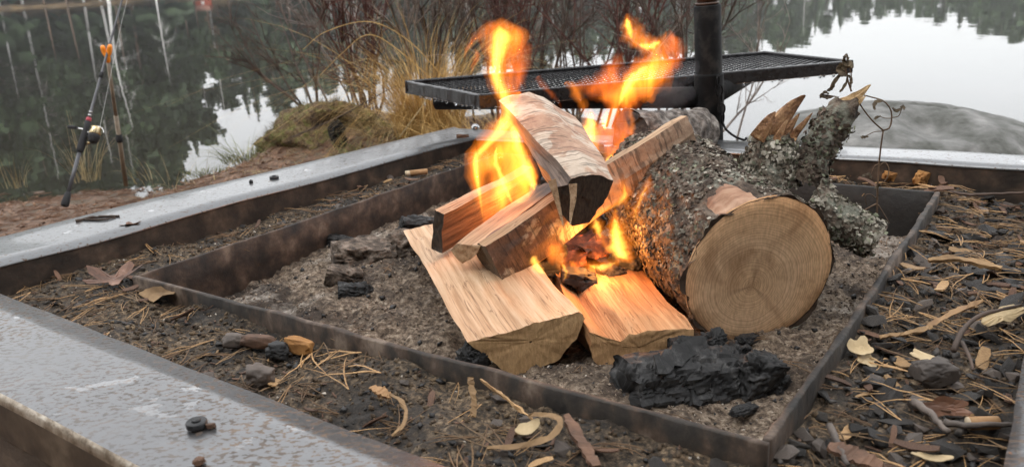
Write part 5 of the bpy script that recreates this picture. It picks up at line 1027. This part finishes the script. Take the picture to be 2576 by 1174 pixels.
SHB = [('dark red bare shrub rooted on the mossy hummock', (-.62, 3.95, -.2), 11, .75, M_TW1, .5, (-.1, 0)), ('brown bare shrub behind the golden tussock', (-.3, 4.2, -.3), 7, 1.0, M_TW2, .5, (0, 0)),
       ('grey bare shrub standing in the shallows beyond the hummock', (-.75, 4.3, -.33), 5, .9, M_TW3, .5, (-.15, 0)), ('reddish bare shrub behind the tall flame', (.0, 4.1, -.3), 12, .95, M_TW1, .5, (.05, 0)),
       ('dense brown shrub behind the grate between the two tall flames', (.3, 4.0, -.3), 9, .95, M_TW2, .5, (0, 0)), ('dark twiggy shrub just short of the grill post', (.55, 3.9, -.3), 12, .9, M_TW1, .5, (0, 0)),
       ('loose brown shrub spreading past the grill post over the water', (.78, 3.8, -.33), 9, .95, M_TW2, .7, (.12, 0)), ('thin grey shrub leaning low over the boulder', (.95, 3.6, -.33), 4, .42, M_TW3, .8, (.2, 0)),
       ('low dark shrub reaching out over the white water before the hummock', (-.9, 3.85, -.2), 4, .55, M_TW2, .7, (-.45, 0)), ('brown shrub in the gap between the tussocks', (-.2, 3.95, -.25), 6, .62, M_TW2, .6, (.1, 0)),
       ('tall pale stemmed shrub at the edge of the golden tussock', (-.48, 4.05, -.3), 5, 1.0, M_TW3, .35, (-.05, 0)), ('second dense brown shrub deeper behind the grate', (.18, 4.4, -.33), 9, 1.0, M_TW2, .6, (0, 0))]
for i, (lb, c, ns, hg, mt, fan, bs_) in enumerate(SHB): shrub(lb, c, ns, hg, mt, 200+i, fan, .0075 if mt is not M_TW3 else .006, bs_, 3)
# a few long arching stalks in front
ST = thing('arching_stalk', 'long dry stalk arching over the grass in front of the grate', 'stalk', at_h(1040, 345, -.25))
V, F = tube(smooth_path([at_d(1290, 330, 2.9), at_d(1180, 262, 2.95), at_d(1092, 222, 3.0), at_d(1060, 270, 3.0), at_d(1005, 345, 2.95)], 30), np.linspace(.0012, .002, 30), 5); obj('stalk', V, F, M_STRAW2, ST)
ST2 = thing('arching_stalk', 'two long pale stalks bowing left above the dark water', 'stalk', at_d(1090, 250, 3.6))
for pts in ([(1120, 200), (1030, 105), (930, 55), (820, 80), (762, 125)], [(1130, 240), (1000, 125), (925, 88), (860, 135), (805, 190)]): V, F = tube(smooth_path([at_d(x, y, 3.6) for x, y in pts], 26), np.linspace(.0026, .001, 26), 5); obj('stalk', V, F, M_STRAW, ST2)
TWG = thing('leaning_twig', 'straight dark twig leaning out of the bank below the bare shrubs', 'twig', at_d(840, 330, 3.2))
V, F = tube(smooth_path([at_d(735, 345, 3.15), at_d(840, 300, 3.2), at_d(960, 235, 3.3), at_d(1000, 215, 3.35)], 16), np.linspace(.003, .0012, 16), 5); obj('stem', V, F, M_TW2, TWG)
V, F = ico(4); V = V*(1+.25*fbm(V, 2.2, 3, 161)[:, None])*[.035, .05, .06]; obj('hollow_shade', V+at_d(850, 338, 3.385), F, M_HSHADE, MO, True)  # near-black blob that paints the shade inside the hollow
# the dried weed climbing out of the tray beside the stub
M_WEED = simple('dry_weed', [(.3, (.07, .04, .025)), (.7, (.20, .13, .08))], 20, 3, .8, bs=0); M_WLEAF = simple('dry_weed_leaf', [(.3, (.04, .028, .018)), (.6, (.13, .095, .055)), (.8, (.26, .21, .10))], 40, 3, .8, bs=0)
WD = thing('dried_weed', 'thin dried weed with curled dead leaves clinging to the broken branch stub', 'weed', at_d(2206, 560, 1.30))
for pts, r in (([(2206, 562), (2207, 500), (2210, 430), (2216, 370), (2222, 328)], .0017), ([(2222, 328), (2196, 305), (2172, 275), (2152, 242)], .0014), ([(2222, 328), (2237, 322), (2243, 300), (2240, 275), (2222, 254), (2190, 244), (2160, 236)], .0014), ([(2210, 420), (2225, 408), (2236, 425), (2230, 450), (2212, 466)], .0010), ([(2213, 412), (2200, 418), (2190, 440)], .0008),
               ([(2207, 512), (2190, 520), (2172, 530)], .0015), ([(2207, 500), (2188, 488), (2176, 494), (2180, 515)], .0008), ([(2209, 515), (2225, 540), (2238, 562)], .0009), ([(2243, 296), (2260, 292), (2268, 275)], .0008), ([(2243, 298), (2225, 297), (2212, 292)], .0008), ([(2220, 330), (2200, 332), (2178, 342)], .0008), ([(2142, 230), (2134, 205), (2128, 175), (2126, 150)], .0014), ([(2140, 228), (2142, 190), (2136, 160)], .0009), ([(2110, 245), (2085, 240), (2068, 238)], .0009)):
    V, F = tube(smooth_path([at_d(x, y, 1.24 if y > 262 or x > 2165 else 1.2) for x, y in pts], 14), np.linspace(r, r*.7, 14), 5); obj('stem', V, F, M_WEED, WD, True)
def curl_leaf(pts, wd, Y, par=None, mat=None, lb=None):
    P = smooth_path([at_d(x, y, Y+.003*math.sin(i*2)) for i, (x, y) in enumerate(pts)], 10); V, F = sliver(P, wd*np.sin(np.linspace(.15, 3.0, 10))**.7+.0008, .0006, (.3, -.8, .5)); V = V+np.random.default_rng(int(pts[0][0])).normal(size=V.shape)*.0006; return obj('leaf', V, F, mat or M_WLEAF, par)
for pts, wd in (([(2126, 178), (2112, 190), (2100, 205), (2092, 222), (2080, 228)], .005), ([(2132, 185), (2130, 205), (2120, 222), (2112, 232)], .0035), ([(2128, 168), (2122, 150), (2128, 140), (2134, 150)], .006), ([(2120, 178), (2126, 165), (2140, 160), (2146, 172)], .010), ([(2118, 160), (2110, 175), (2118, 186), (2128, 190)], .009), ([(2096, 242), (2080, 246), (2066, 240), (2064, 248)], .005), ([(2084, 236), (2075, 232), (2068, 236)], .004), ([(2134, 190), (2142, 200), (2140, 215)], .005), ([(2222, 254), (2204, 256), (2198, 268), (2202, 276)], .005), ([(2268, 276), (2252, 278), (2246, 272)], .004), ([(2266, 272), (2274, 268), (2272, 276)], .005), ([(2214, 292), (2204, 296), (2200, 300)], .003), ([(2184, 342), (2172, 346), (2166, 344)], .003), ([(2188, 438), (2176, 440), (2168, 444)], .003), ([(2186, 436), (2190, 446), (2194, 442)], .005), ([(2216, 462), (2206, 470), (2200, 474)], .003)): curl_leaf(pts, wd, 1.235 if pts[0][0] > 2165 else 1.198, WD)
# ================================================================== litter: chunks, needles, chips and single finds
M_CHK = simple('charcoal_chunk', [(.34, (.005, .0045, .004)), (.5, (.024, .020, .017)), (.66, (.085, .072, .06))], 60, 6, .58, bs=.7, bd=.003, bscale=80, rand=.5)
M_STONE = simple('dark_stone', [(.3, (.05, .04, .034)), (.7, (.15, .12, .10))], 40, 5, .7, bs=.5, bd=.002, rand=.4); M_BARKCH = simple('bark_chip', [(.3, (.05, .028, .018)), (.7, (.21, .11, .065))], 40, 5, .75, bs=.6, bd=.002, rand=.4)
M_CHIP = simple('wood_chip', [(.3, (.20, .115, .05)), (.7, (.42, .26, .12))], 50, 4, .7, (1, .2, 1), bs=.4, bd=.001, rand=.35); M_NEED = simple('dry_pine_needle', [(.3, (.20, .105, .042)), (.7, (.42, .26, .115))], 20, 2, .55, bs=0, rand=.6); M_PALECH = simple('pale_shaving', [(.3, (.40, .29, .15)), (.7, (.64, .50, .30))], 40, 4, .65, (1, .3, 1), bs=.3, bd=.001)
def protos(name, mat, k, fn): 
    r = []
    for i in range(k): V, F = fn(i); m = mesh_from(name, V, F); m.materials.append(mat); r.append(m)
    return r
def chunk_fn(fl, el):
    def f(i):
        g = np.random.default_rng(500+i); p = g.normal(size=(16, 3)); p /= np.linalg.norm(p, axis=1, keepdims=True); p = p*g.uniform(.6, 1.0, (16, 1))*[1, el, fl]*1.1; return hull(p)
    return f
def needle_fn(i):
    g = np.random.default_rng(600+i); mb = MB(); sp_a = g.uniform(.06, .3)
    for s in (-1, 1):
        c = g.uniform(-.25, .25); pts = [np.array([t, s*sp_a*t+c*t*t, .05*math.sin(t*3)*g.random()]) for t in np.linspace(0, 1, 6)]; mb.add(*tube(pts, [.010, .0125, .0125, .011, .009, .004], 4))
    return mb.V()-[.5, 0, 0], mb.f
def chip_fn(i):
    g = np.random.default_rng(700+i); nu_ = 6; w_ = g.uniform(.16, .4); c = g.uniform(-.35, .35); V = []
    for j in range(nu_):
        t = j/(nu_-1)-.5; ww = w_*(1-abs(t*1.6)**3*.8)*g.uniform(.8, 1.1); z = c*t*t; V += [(t, -ww/2+g.normal()*.02, z), (t, ww/2, z+.03), (t, ww/2, z+.08), (t, -ww/2, z+.06)]
    F = [(0, 1, 2, 3), (4*nu_-1, 4*nu_-2, 4*nu_-3, 4*nu_-4)]+[(4*j+a, 4*j+4+a, 4*j+4+(a+1) % 4, 4*j+(a+1) % 4) for j in range(nu_-1) for a in range(4)]; return np.array(V), F
PR = {'charcoal': protos('charcoal_chunk', M_CHK, 8, chunk_fn(.42, .62)), 'flake': protos('charcoal_flake', M_CHK, 6, chunk_fn(.16, .5)), 'stone': protos('dark_stone', M_STONE, 6, chunk_fn(.6, .75)), 'bark': protos('bark_chip', M_BARKCH, 6, chip_fn), 'chip': protos('wood_chip', M_CHIP, 6, chip_fn), 'needle': protos('pine_needle_pair', M_NEED, 10, needle_fn), 'pale': protos('pale_shaving', M_PALECH, 4, chip_fn)}
def drop(kind, name, x, y, s, label, cat, group, z=None, tilt=.25, lift=.2, rz=None):
    o = bpy.data.objects.new(name, random.choice(PR[kind])); COL.objects.link(o); zz = float(soil_z(np.array([x]), np.array([y]))[0]) if z is None else z
    o.location = (x, y, zz+s*lift); o.scale = (s,)*3; o.rotation_euler = (random.gauss(0, tilt), random.gauss(0, tilt), random.uniform(0, 6.283) if rz is None else rz); return tag(o, label, cat, group)
def vis(Q):                                                     # keep what the frame shows
    out_ = []
    for x, y in Q:
        v = np.array([x, y, -CAMZ-.02]); d = v@FWD; px, py = 1288+FPX*(v@RIGHT)/d, 587-FPX*(v@UP)/d
        if -20 < px < 2600 and -20 < py < 1200: out_.append((x, y))
    return out_
def right_side(Q): return (Q[:, 0]-tF[0])*fr_d[1]-(Q[:, 1]-tF[1])*fr_d[0] > 0
Qr = in_ring(9000, (.1, 1.2), (.45, 1.9)); Qr = Qr[right_side(Qr)]; Ql = in_ring(14000, (-1, .3), (.4, 2.1)); Ql = Ql[~right_side(Ql)]; Qb = in_ring(6000, (.2, 1.0), (1.3, 2.0)); Qb = Qb[~right_side(Qb)]
Qr, Ql, Qb = vis(Qr), vis(Ql), vis(Qb)
it_r, it_l, it_b = iter(Qr), iter(Ql), iter(Qb)
for i in range(250): x, y = next(it_r); drop('charcoal' if i % 3 else 'flake', 'charcoal_chunk', x, y, (.005+.019*random.random()**1.7)*(1.25 if i % 3 == 0 else 1), 'black charcoal chunk among the litter between the tray and the steel beam', 'charcoal', 'charcoal chunks around the tray', lift=.3)
for i in range(40): x, y = next(it_l); drop('flake' if i % 2 else 'charcoal', 'charcoal_chunk', x, y, random.uniform(.005, .015), 'black charcoal chunk among the litter between the tray and the steel beam', 'charcoal', 'charcoal chunks around the tray')
for i in range(46): x, y = next(it_r); drop('stone', 'dark_stone', x, y, random.uniform(.008, .018), 'small brownish stone lying in the charcoal litter around the tray', 'stone', 'stones around the tray', lift=.3)
for i in range(26): x, y = next(it_l); drop('stone', 'dark_stone', x, y, random.uniform(.005, .013), 'small brownish stone lying in the charcoal litter around the tray', 'stone', 'stones around the tray', lift=.3)
for i in range(70): x, y = next(it_r); drop('bark', 'bark_chip', x, y, random.uniform(.012, .04), 'reddish brown bark chip lying in the litter around the tray', 'bark chip', 'bark chips around the tray')
for i in range(34): x, y = next(it_l); drop('bark', 'bark_chip', x, y, random.uniform(.012, .035), 'reddish brown bark chip lying in the litter around the tray', 'bark chip', 'bark chips around the tray')
for i in range(30): x, y = next(it_r); drop('chip', 'wood_chip', x, y, random.uniform(.012, .035), 'light brown wood chip lying in the litter around the tray', 'wood chip', 'wood chips around the tray')
for i in range(14): x, y = next(it_l); drop('chip', 'wood_chip', x, y, random.uniform(.01, .026), 'light brown wood chip lying in the litter around the tray', 'wood chip', 'wood chips around the tray')
for i in range(14): x, y = next(it_b); drop('bark', 'bark_chip', x, y, random.uniform(.03, .05), 'reddish brown bark chip lying in the litter around the tray', 'bark chip', 'bark chips around the tray', lift=.3)
for i in range(150): x, y = next(it_r); drop('needle', 'pine_needle_pair', x, y, random.uniform(.03, .07), 'pair of tan pine needles lying in the litter around the tray', 'pine needle', 'pine needles around the tray', lift=.14, tilt=.1)
for i in range(110): x, y = next(it_l); drop('needle', 'pine_needle_pair', x, y, random.uniform(.03, .075), 'pair of tan pine needles lying in the litter around the tray', 'pine needle', 'pine needles around the tray', lift=.08, tilt=.1)
for i in range(30): x, y = next(it_b); drop('needle', 'pine_needle_pair', x, y, random.uniform(.04, .08), 'pair of tan pine needles lying in the litter around the tray', 'pine needle', 'pine needles around the tray', lift=.14, tilt=.1)
# the remaining needles, flakes and the bank litter read as masses
def mass(name, meshes, Q, fn, smin, smax, mat, tilt=.15, lift=.1):
    Vs, Fs, n0 = [], [], 0; Q = np.asarray(Q)
    for m_ in meshes:
        tv = np.array([v.co[:] for v in m_.vertices]); m_.calc_loop_triangles(); tf = np.array([t_.vertices[:] for t_ in m_.loop_triangles]); q = Q[RNG.random(len(Q)) < 1.0/len(meshes)]; k = len(q)
        if not k: continue
        s = RNG.uniform(smin, smax, k); a = RNG.uniform(0, 6.283, k); b = RNG.normal(size=k)*tilt; ca, sa, cb_, sb_ = np.cos(a), np.sin(a), np.cos(b), np.sin(b); R_ = np.stack([np.stack([ca*cb_, -sa, ca*sb_], -1), np.stack([sa*cb_, ca, sa*sb_], -1), np.stack([-sb_, 0*a, cb_], -1)], 1)
        V, F = scatter(tv, tf, np.column_stack([q, fn(q[:, 0], q[:, 1])+s*lift]), R_, s); Vs.append(V); Fs.append(F+n0); n0 += len(V)
    return tag(obj(name, np.concatenate(Vs), np.concatenate(Fs), mat), kind='stuff')
M_NEED2 = simple('brown_needle_litter', [(.3, (.07, .04, .02)), (.7, (.24, .14, .07))], 20, 2, .7, bs=0)
mass('needle_litter', PR['needle'][:5], in_ring(2400, (-.9, 1.1), (.4, 2.1)), soil_z, .02, .06, M_NEED2, .12, .06)
mass('charcoal_litter', PR['charcoal'][:4]+PR['flake'][:2], [q for q in in_ring(3600, (.1, 1.2), (.4, 2.0)) if right_side(np.array([q]))[0]], soil_z, .003, .010, M_CHK, .4, .3)
mass('chip_litter', PR['chip'][:4], in_ring(5000, (-.9, 1.1), (.4, 2.1)), soil_z, .003, .011, M_BARKCH, .3, .15)
Qg = np.column_stack([RNG.uniform(-2.6, .1, 16000), RNG.uniform(1.6, 4.2, 16000)]); Qg = Qg[(Qg[:, 1] < np.interp(Qg[:, 0], SHX, SHY)-.02) & (Qg[:, 1] > 1.45+1.2177*(Qg[:, 0]+.872))]
M_BLIT = simple('bank_leaf_litter', [(.3, (.06, .03, .018)), (.55, (.17, .085, .045)), (.75, (.34, .21, .13))], 9, 4, .8, bs=0)
mass('bank_litter', PR['bark'][:3]+PR['flake'][:2], Qg[:6500], ground_z, .004, .018, M_BLIT, .4, .12)
mass('bank_needles', PR['needle'][5:9], Qg[6500:11000], ground_z, .03, .08, M_BLIT, .15, .05)
mass('tray_needles', PR['needle'][:3], in_tray(120, (-.3, .75), (.7, 1.7)), ash_z, .02, .05, M_NEED2, .2, .1)
# single finds
M_PAPER = simple('cigarette_paper', [(.3, (.5, .4, .27)), (.7, (.62, .5, .35))], 60, 3, .8, bs=.2); M_FILT = simple('brown_filter_paper', [(.3, (.30, .16, .07)), (.7, (.42, .25, .12))], 90, 3, .8, bs=.2); M_RUB = simple('black_rubber', [(.3, (.006, .006, .007)), (.7, (.02, .02, .022))], 60, 3, .45, bs=.2)
M_DLEAF = simple('dead_brown_leaf', [(.3, (.06, .028, .016)), (.6, (.20, .095, .055)), (.8, (.38, .24, .16))], 40, 4, .5, bs=.5, bd=.001); M_OCH = simple('ochre_rotten_wood', [(.3, (.20, .085, .022)), (.7, (.46, .23, .07))], 60, 5, .8, bs=.8, bd=.003)
def stub_cig(label, a, b, r, split):
    T = thing('cigarette_butt', label, 'cigarette butt', (a+b)/2-[0, 0, r]); d = b-a; V, F = tube([a, a+d*split], r, 14); obj('charred_paper', V, F, M_PAPER, T, True); V, F = tube([a+d*(split+.01), b-d*.02, b], [r*1.03, r*1.03, r*.9], 14); obj('filter', V, F, M_FILT, T, True)
stub_cig('crumpled cigarette butt with brown filter lying behind the far tray plate', at_h(1020, 437, -.002), at_h(1075, 431, -.002), .0062, .2)
stub_cig('tan cigarette butt lying in the charcoal litter by the outer steel beam', at_h(2434, 1064, -.022), at_h(2512, 1062, -.022), .0062, .03)
def plug(label, c, r, r2=None):
    T = thing('rubber_plug', label, 'rubber plug', c); V, F = tube([c+[0, 0, .0], c+[0, 0, .001], c+[0, 0, .005], c+[0, 0, .006]], [r*.95, r, r, r*.9], 20); obj('ring', V, F, M_RUB, T, True); V, F = tube([c+[0, 0, .006], c+[0, 0, .0075]], r*.45, 14); obj('cap', V, F, M_RUB, T, True)
plug('black rubber plug lying on the near steel sheet', at_h(496, 1072, BZ+.0005), .0095); plug('small black rubber plug lying on the far steel sheet', at_h(690, 450, BZ+.0005), .0095)
plug('tiny dark plug on the far steel sheet beside the larger one', at_h(632, 461, BZ+.0005), .004)
char('bark_crumb', at_h(500, 1159, BZ+.003), (.0055, .005, .004), (0, 0, 0), 51, 'round brown crumb on the near steel sheet at the bottom', 'crumb', M_BARKCH)
char('bark_crumb', at_h(530, 1070, BZ+.002), (.005, .003, .003), (0, 0, 0), 52, 'little reddish crumb touching the rubber plug', 'crumb', M_BARKCH)
char('bark_crumb', at_h(1164, 343, BZ+.004), (.018, .008, .006), (0, .1, .3), 53, 'dark bark piece on the far corner of the steel sheet', 'crumb', M_BARKCH)
V, F = tube([at_h(1196, 322, BZ), at_h(1196, 322, BZ+.0015), at_h(1196, 322, BZ+.0025)], [.0115, .0105, .006], 20); single('bolt_head', V, F, M_SILV, 'flat steel bolt head at the far corner of the pit', 'bolt', smooth=True)
def leaf(name, label, cat, ctr, sx_, sy_, rz, mat, z, curl=.5, seed=0, lobe=.25):
    g = np.random.default_rng(800+seed); a = np.linspace(0, 6.283, 25)[:-1]; rad = 1+(lobe if mat is M_DLEAF else lobe*.3)*np.cos(5*a+seed)+np.convolve(np.tile(g.normal(size=24)*.22, 3), [.3, .4, .3], 'same')[24:48]; V = [np.array([0, 0, 0])]; F = []
    for s in (.5, 1):
        for k in range(24): V.append(np.array([math.cos(a[k])*sx_*s*rad[k], math.sin(a[k])*sy_*s*rad[k], 0]))
    V = np.array(V); V[:, 2] = curl*(.55*np.maximum(V[:, 1], 0)**2/sy_+.25*V[:, 0]**2/sx_)+.35*sx_*vnoise(V*55+seed, 5)*.5+.3*curl*np.maximum(0, V[:, 0]-.4*sx_); n0 = len(V)
    for k in range(24): k2 = (k+1) % 24; F += [(0, 1+k, 1+k2), (1+k, 25+k, 25+k2, 1+k2)]
    V = np.concatenate([V, V-[0, 0, .0008]]); F += [tuple(i+n0 for i in f[::-1]) for f in F]; R_ = np.array(Matrix.Rotation(rz, 3, 'Z')@Matrix.Rotation(g.normal()*.25, 3, 'X')); V = V@R_.T; c = at_h(*ctr, z)
    return single(name, V+c+[0, 0, .003], F, mat, label, cat, loc=c)
leaf('dead_leaf', 'curled brown oak leaf lying by the tray corner', 'leaf', (288, 712), .034, .02, .3, M_DLEAF, -.014, .9, 1, .35)
leaf('dead_leaf', 'folded tan leaf lying against the outside of the near tray plate', 'leaf', (400, 742), .034, .012, -.35, M_CHIP, -.014, .6, 2, .1)
leaf('dead_leaf', 'flat dark leaf lying on the far steel sheet', 'leaf', (330, 566), .017, .008, .2, M_DLEAF, BZ, .5, 3, .3)
leaf('dead_leaf', 'pale yellow shaving curled against the outer tray plate', 'shaving', (2163, 885), .014, .012, .5, M_PALECH, -.02, 1.0, 4, .2)
leaf('pale_shaving', 'white torn shaving just below the curled yellow one', 'shaving', (2178, 915), .014, .011, .9, M_PALECH, -.03, .7, 5, .4)
leaf('pale_shaving', 'flat grey beige paper like shaving leaning on the dark stone', 'shaving', (2336, 912), .012, .022, .35, M_PALECH, -.022, .15, 6, .05)
leaf('pale_shaving', 'long pale wood shaving at the edge of the charcoal litter', 'shaving', (2528, 802), .042, .010, .45, M_PALECH, -.02, .4, 7, .08)
leaf('pale_shaving', 'small pale shaving at the bottom of the litter strip', 'shaving', (2348, 1158), .016, .006, -.3, M_PALECH, -.028, .3, 8, .05)
leaf('pale_shaving', 'ragged cream shaving among needles near the front tray plate', 'shaving', (1325, 1085), .014, .007, .5, M_PALECH, -.016, .5, 9, .3)
leaf('dead_leaf', 'reddish leaf bent upwards between the needles by the right beam', 'leaf', (2370, 1010+22), .022, .009, -.2, M_DLEAF, -.026, .9, 10, .2)
V, F = lump(at_h(2348, 945, -.022)+[0, 0, .006], (.026, .017, .015), (.1, .1, .2), 60, amp=.2); single('dark_stone', V, F, M_STONE, 'largest rounded brown stone in the charcoal litter', 'stone', smooth=True)
for i, (q, r3, rz) in enumerate([((2160, 440), (.030, .014, .012), .2), ((2198, 436), (.03, .016, .018), .9), ((2240, 450), (.02, .012, .012), .1), ((2318, 458), (.022, .012, .018), .7)]):
    V, F = lump(at_h(*q, -.012)+[0, 0, .006], r3, (.2, .1, rz), 70+i, amp=.4); single('rotten_wood_piece', V, F, M_OCH, 'ochre chunk of rotten wood behind the far tray plate', 'wood piece', group='ochre rotten wood behind the tray')
# twisted bark strips and shavings standing out near the front
def strip(name, label, pts, wd, mat, cat, zs, th=.0012, nrm=(.2, -.5, .8)):
    P = smooth_path([at_h(x, y, z) for (x, y), z in zip(pts, zs)], 16); V, F = sliver(P, .75*wd*(np.sin(np.linspace(.25, 2.9, 16))**.5)*np.random.default_rng(int(pts[0][1])).uniform(.75, 1.15, 16), th, nrm); V = V+.0006*np.random.default_rng(int(pts[0][0])).normal(size=V.shape); return single(name, V, F, mat, label, cat)
strip('bark_strip', 'narrow pointed bark sliver standing against the outside of the near tray plate', [(1190, 1048), (1192, 1010), (1186, 968), (1184, 948)], .010, M_CHIP, 'bark strip', (-.018, -.008, .004, .010), nrm=(.3, -.8, .3))
strip('curled_shaving', 'thin tan shaving curled like a hook near the front steel beam', [(955, 985), (1000, 1000), (1022, 1035), (1012, 1070), (985, 1095)], .006, M_CHIP, 'shaving', (-.008, -.004, -.006, -.010, -.014))
strip('bark_strip', 'short brown bark roll at the start of the hooked shaving', [(935, 975), (960, 985), (985, 998)], .014, M_FILT, 'bark strip', (-.006, -.004, -.008), .004)
strip('curled_shaving', 'looped tan shaving lying among needles near the front tray plate', [(1225, 1125), (1300, 1120), (1385, 1098), (1410, 1060), (1380, 1042), (1330, 1045)], .008, M_CHIP, 'shaving', (-.012, -.01, -.004, .002, .002, -.004))
strip('pale_splinter', 'straight pale splinter pointing down from the tray rim', [(1210, 955), (1270, 1000), (1340, 1055)], .0032, M_CHIP, 'splinter', (.001, -.004, -.008), .003)
strip('bark_strip', 'dark bark strip leaning at the bottom under the front tray plate', [(1425, 1045), (1450, 1090), (1475, 1130), (1500, 1172)], .017, M_BARKCH, 'bark strip', (-.006, -.01, -.014, -.018), .004)
strip('bark_strip', 'broad pinkish bark strip lying at the bottom beside the tray corner', [(2085, 1120), (2150, 1145), (2220, 1172)], .024, M_BARKCH, 'bark strip', (-.02, -.02, -.022), .004)
strip('needle_bundle', 'thick golden bundle of broken straw lying by the outer tray plate', [(2335, 655), (2400, 650), (2470, 664), (2520, 676)], .013, M_CHIP, 'straw bundle', (-.01, -.006, -.008, -.01), .006)
strip('wood_sliver', 'long tan wood sliver across the charcoal litter', [(2212, 848), (2280, 838), (2345, 822)], .008, M_CHIP, 'wood sliver', (-.018, -.012, -.014), .003)
strip('wood_sliver', 'golden wood sliver slanting up through the charcoal litter', [(2330, 822), (2400, 785), (2470, 758)], .008, M_NEED, 'wood sliver', (-.018, -.012, -.010), .004)
def twig(label, pts, r, mat, zs, subs=()):
    P = smooth_path([at_h(x, y, z) for (x, y), z in zip(pts, zs)], 14); P = P+np.random.default_rng(int(pts[0][0])).normal(size=P.shape)*[r*.2, r*.2, r*.15]; T = thing('twig', label, 'twig', P[0]); V, F = tube(P, np.linspace(r, r*.6, 14), 6); obj('stem', V, F, mat, T, True)
    for sq, sz in subs: V, F = tube(smooth_path([at_h(x, y, z) for (x, y), z in zip(sq, sz)], 8), np.linspace(r*.7, r*.4, 8), 5); obj('side_shoot', V, F, mat, T, True)
twig('forked black twig lying across the charcoal litter', [(2400, 880), (2420, 835), (2450, 805), (2500, 782), (2570, 768)], .0036, M_TW2, (-.018, -.014, -.012, -.010, -.010), (([(2420, 860), (2440, 900), (2448, 930)], (-.016, -.018, -.02)),))
twig('grey lichened twig lying between pale shaving and cigarette butt', [(2300, 1010), (2340, 1040), (2385, 1088)], .0045, M_STONE, (-.02, -.02, -.022))
twig('thin grey twig ending at the tan cigarette butt', [(2372, 1058), (2430, 1070), (2500, 1068), (2560, 1066)], .0035, M_STONE, (-.018, -.02, -.02, -.02))
twig('mossy twig end at the bottom near the tray corner', [(2090, 1070), (2110, 1120), (2135, 1172)], .004, M_STONE, (-.02, -.02, -.022))
twig('long dark twig lying along the litter under the far beam', [(2385, 484), (2460, 490), (2576, 484)], .0035, M_TW2, (-.01, -.01, -.01))
twig('short brown twig lying on the far steel sheet', [(190, 556), (240, 546), (300, 543)], .0032, M_TW2, (BZ+.003,)*3, (([(215, 552), (260, 552), (290, 546)], (BZ+.003,)*3),))
char('bark_roll', at_h(650, 858, -.012), (.026, .0095, .009), (0, .05, -.12), 81, 'reddish brown roll of bark lying in the soil outside the near tray plate', 'bark roll', M_BARKCH, amp=.12)
char('orange_wood_piece', at_h(752, 868, -.012), (.021, .009, .010), (0, .1, -.3), 82, 'orange brown wood piece beside the bark roll', 'wood piece', M_OCH, amp=.4)
char('dark_stone', at_h(588, 856, -.014), (.016, .012, .01), (0, .1, .3), 83, 'grey stone touching the end of the bark roll', 'stone', M_STONE, amp=.2)
char('charcoal_chunk', at_h(698, 882, -.014), (.016, .013, .012), (0, .1, .3), 84, 'charcoal lump between the bark roll and the orange wood piece', 'charcoal', M_CHAR, amp=.3)
char('dark_stone', at_h(655, 945, -.014), (.018, .013, .014), (.3, .1, .3), 85, 'dark pointed stone near the edge of the near steel sheet', 'stone', M_STONE, amp=.35)
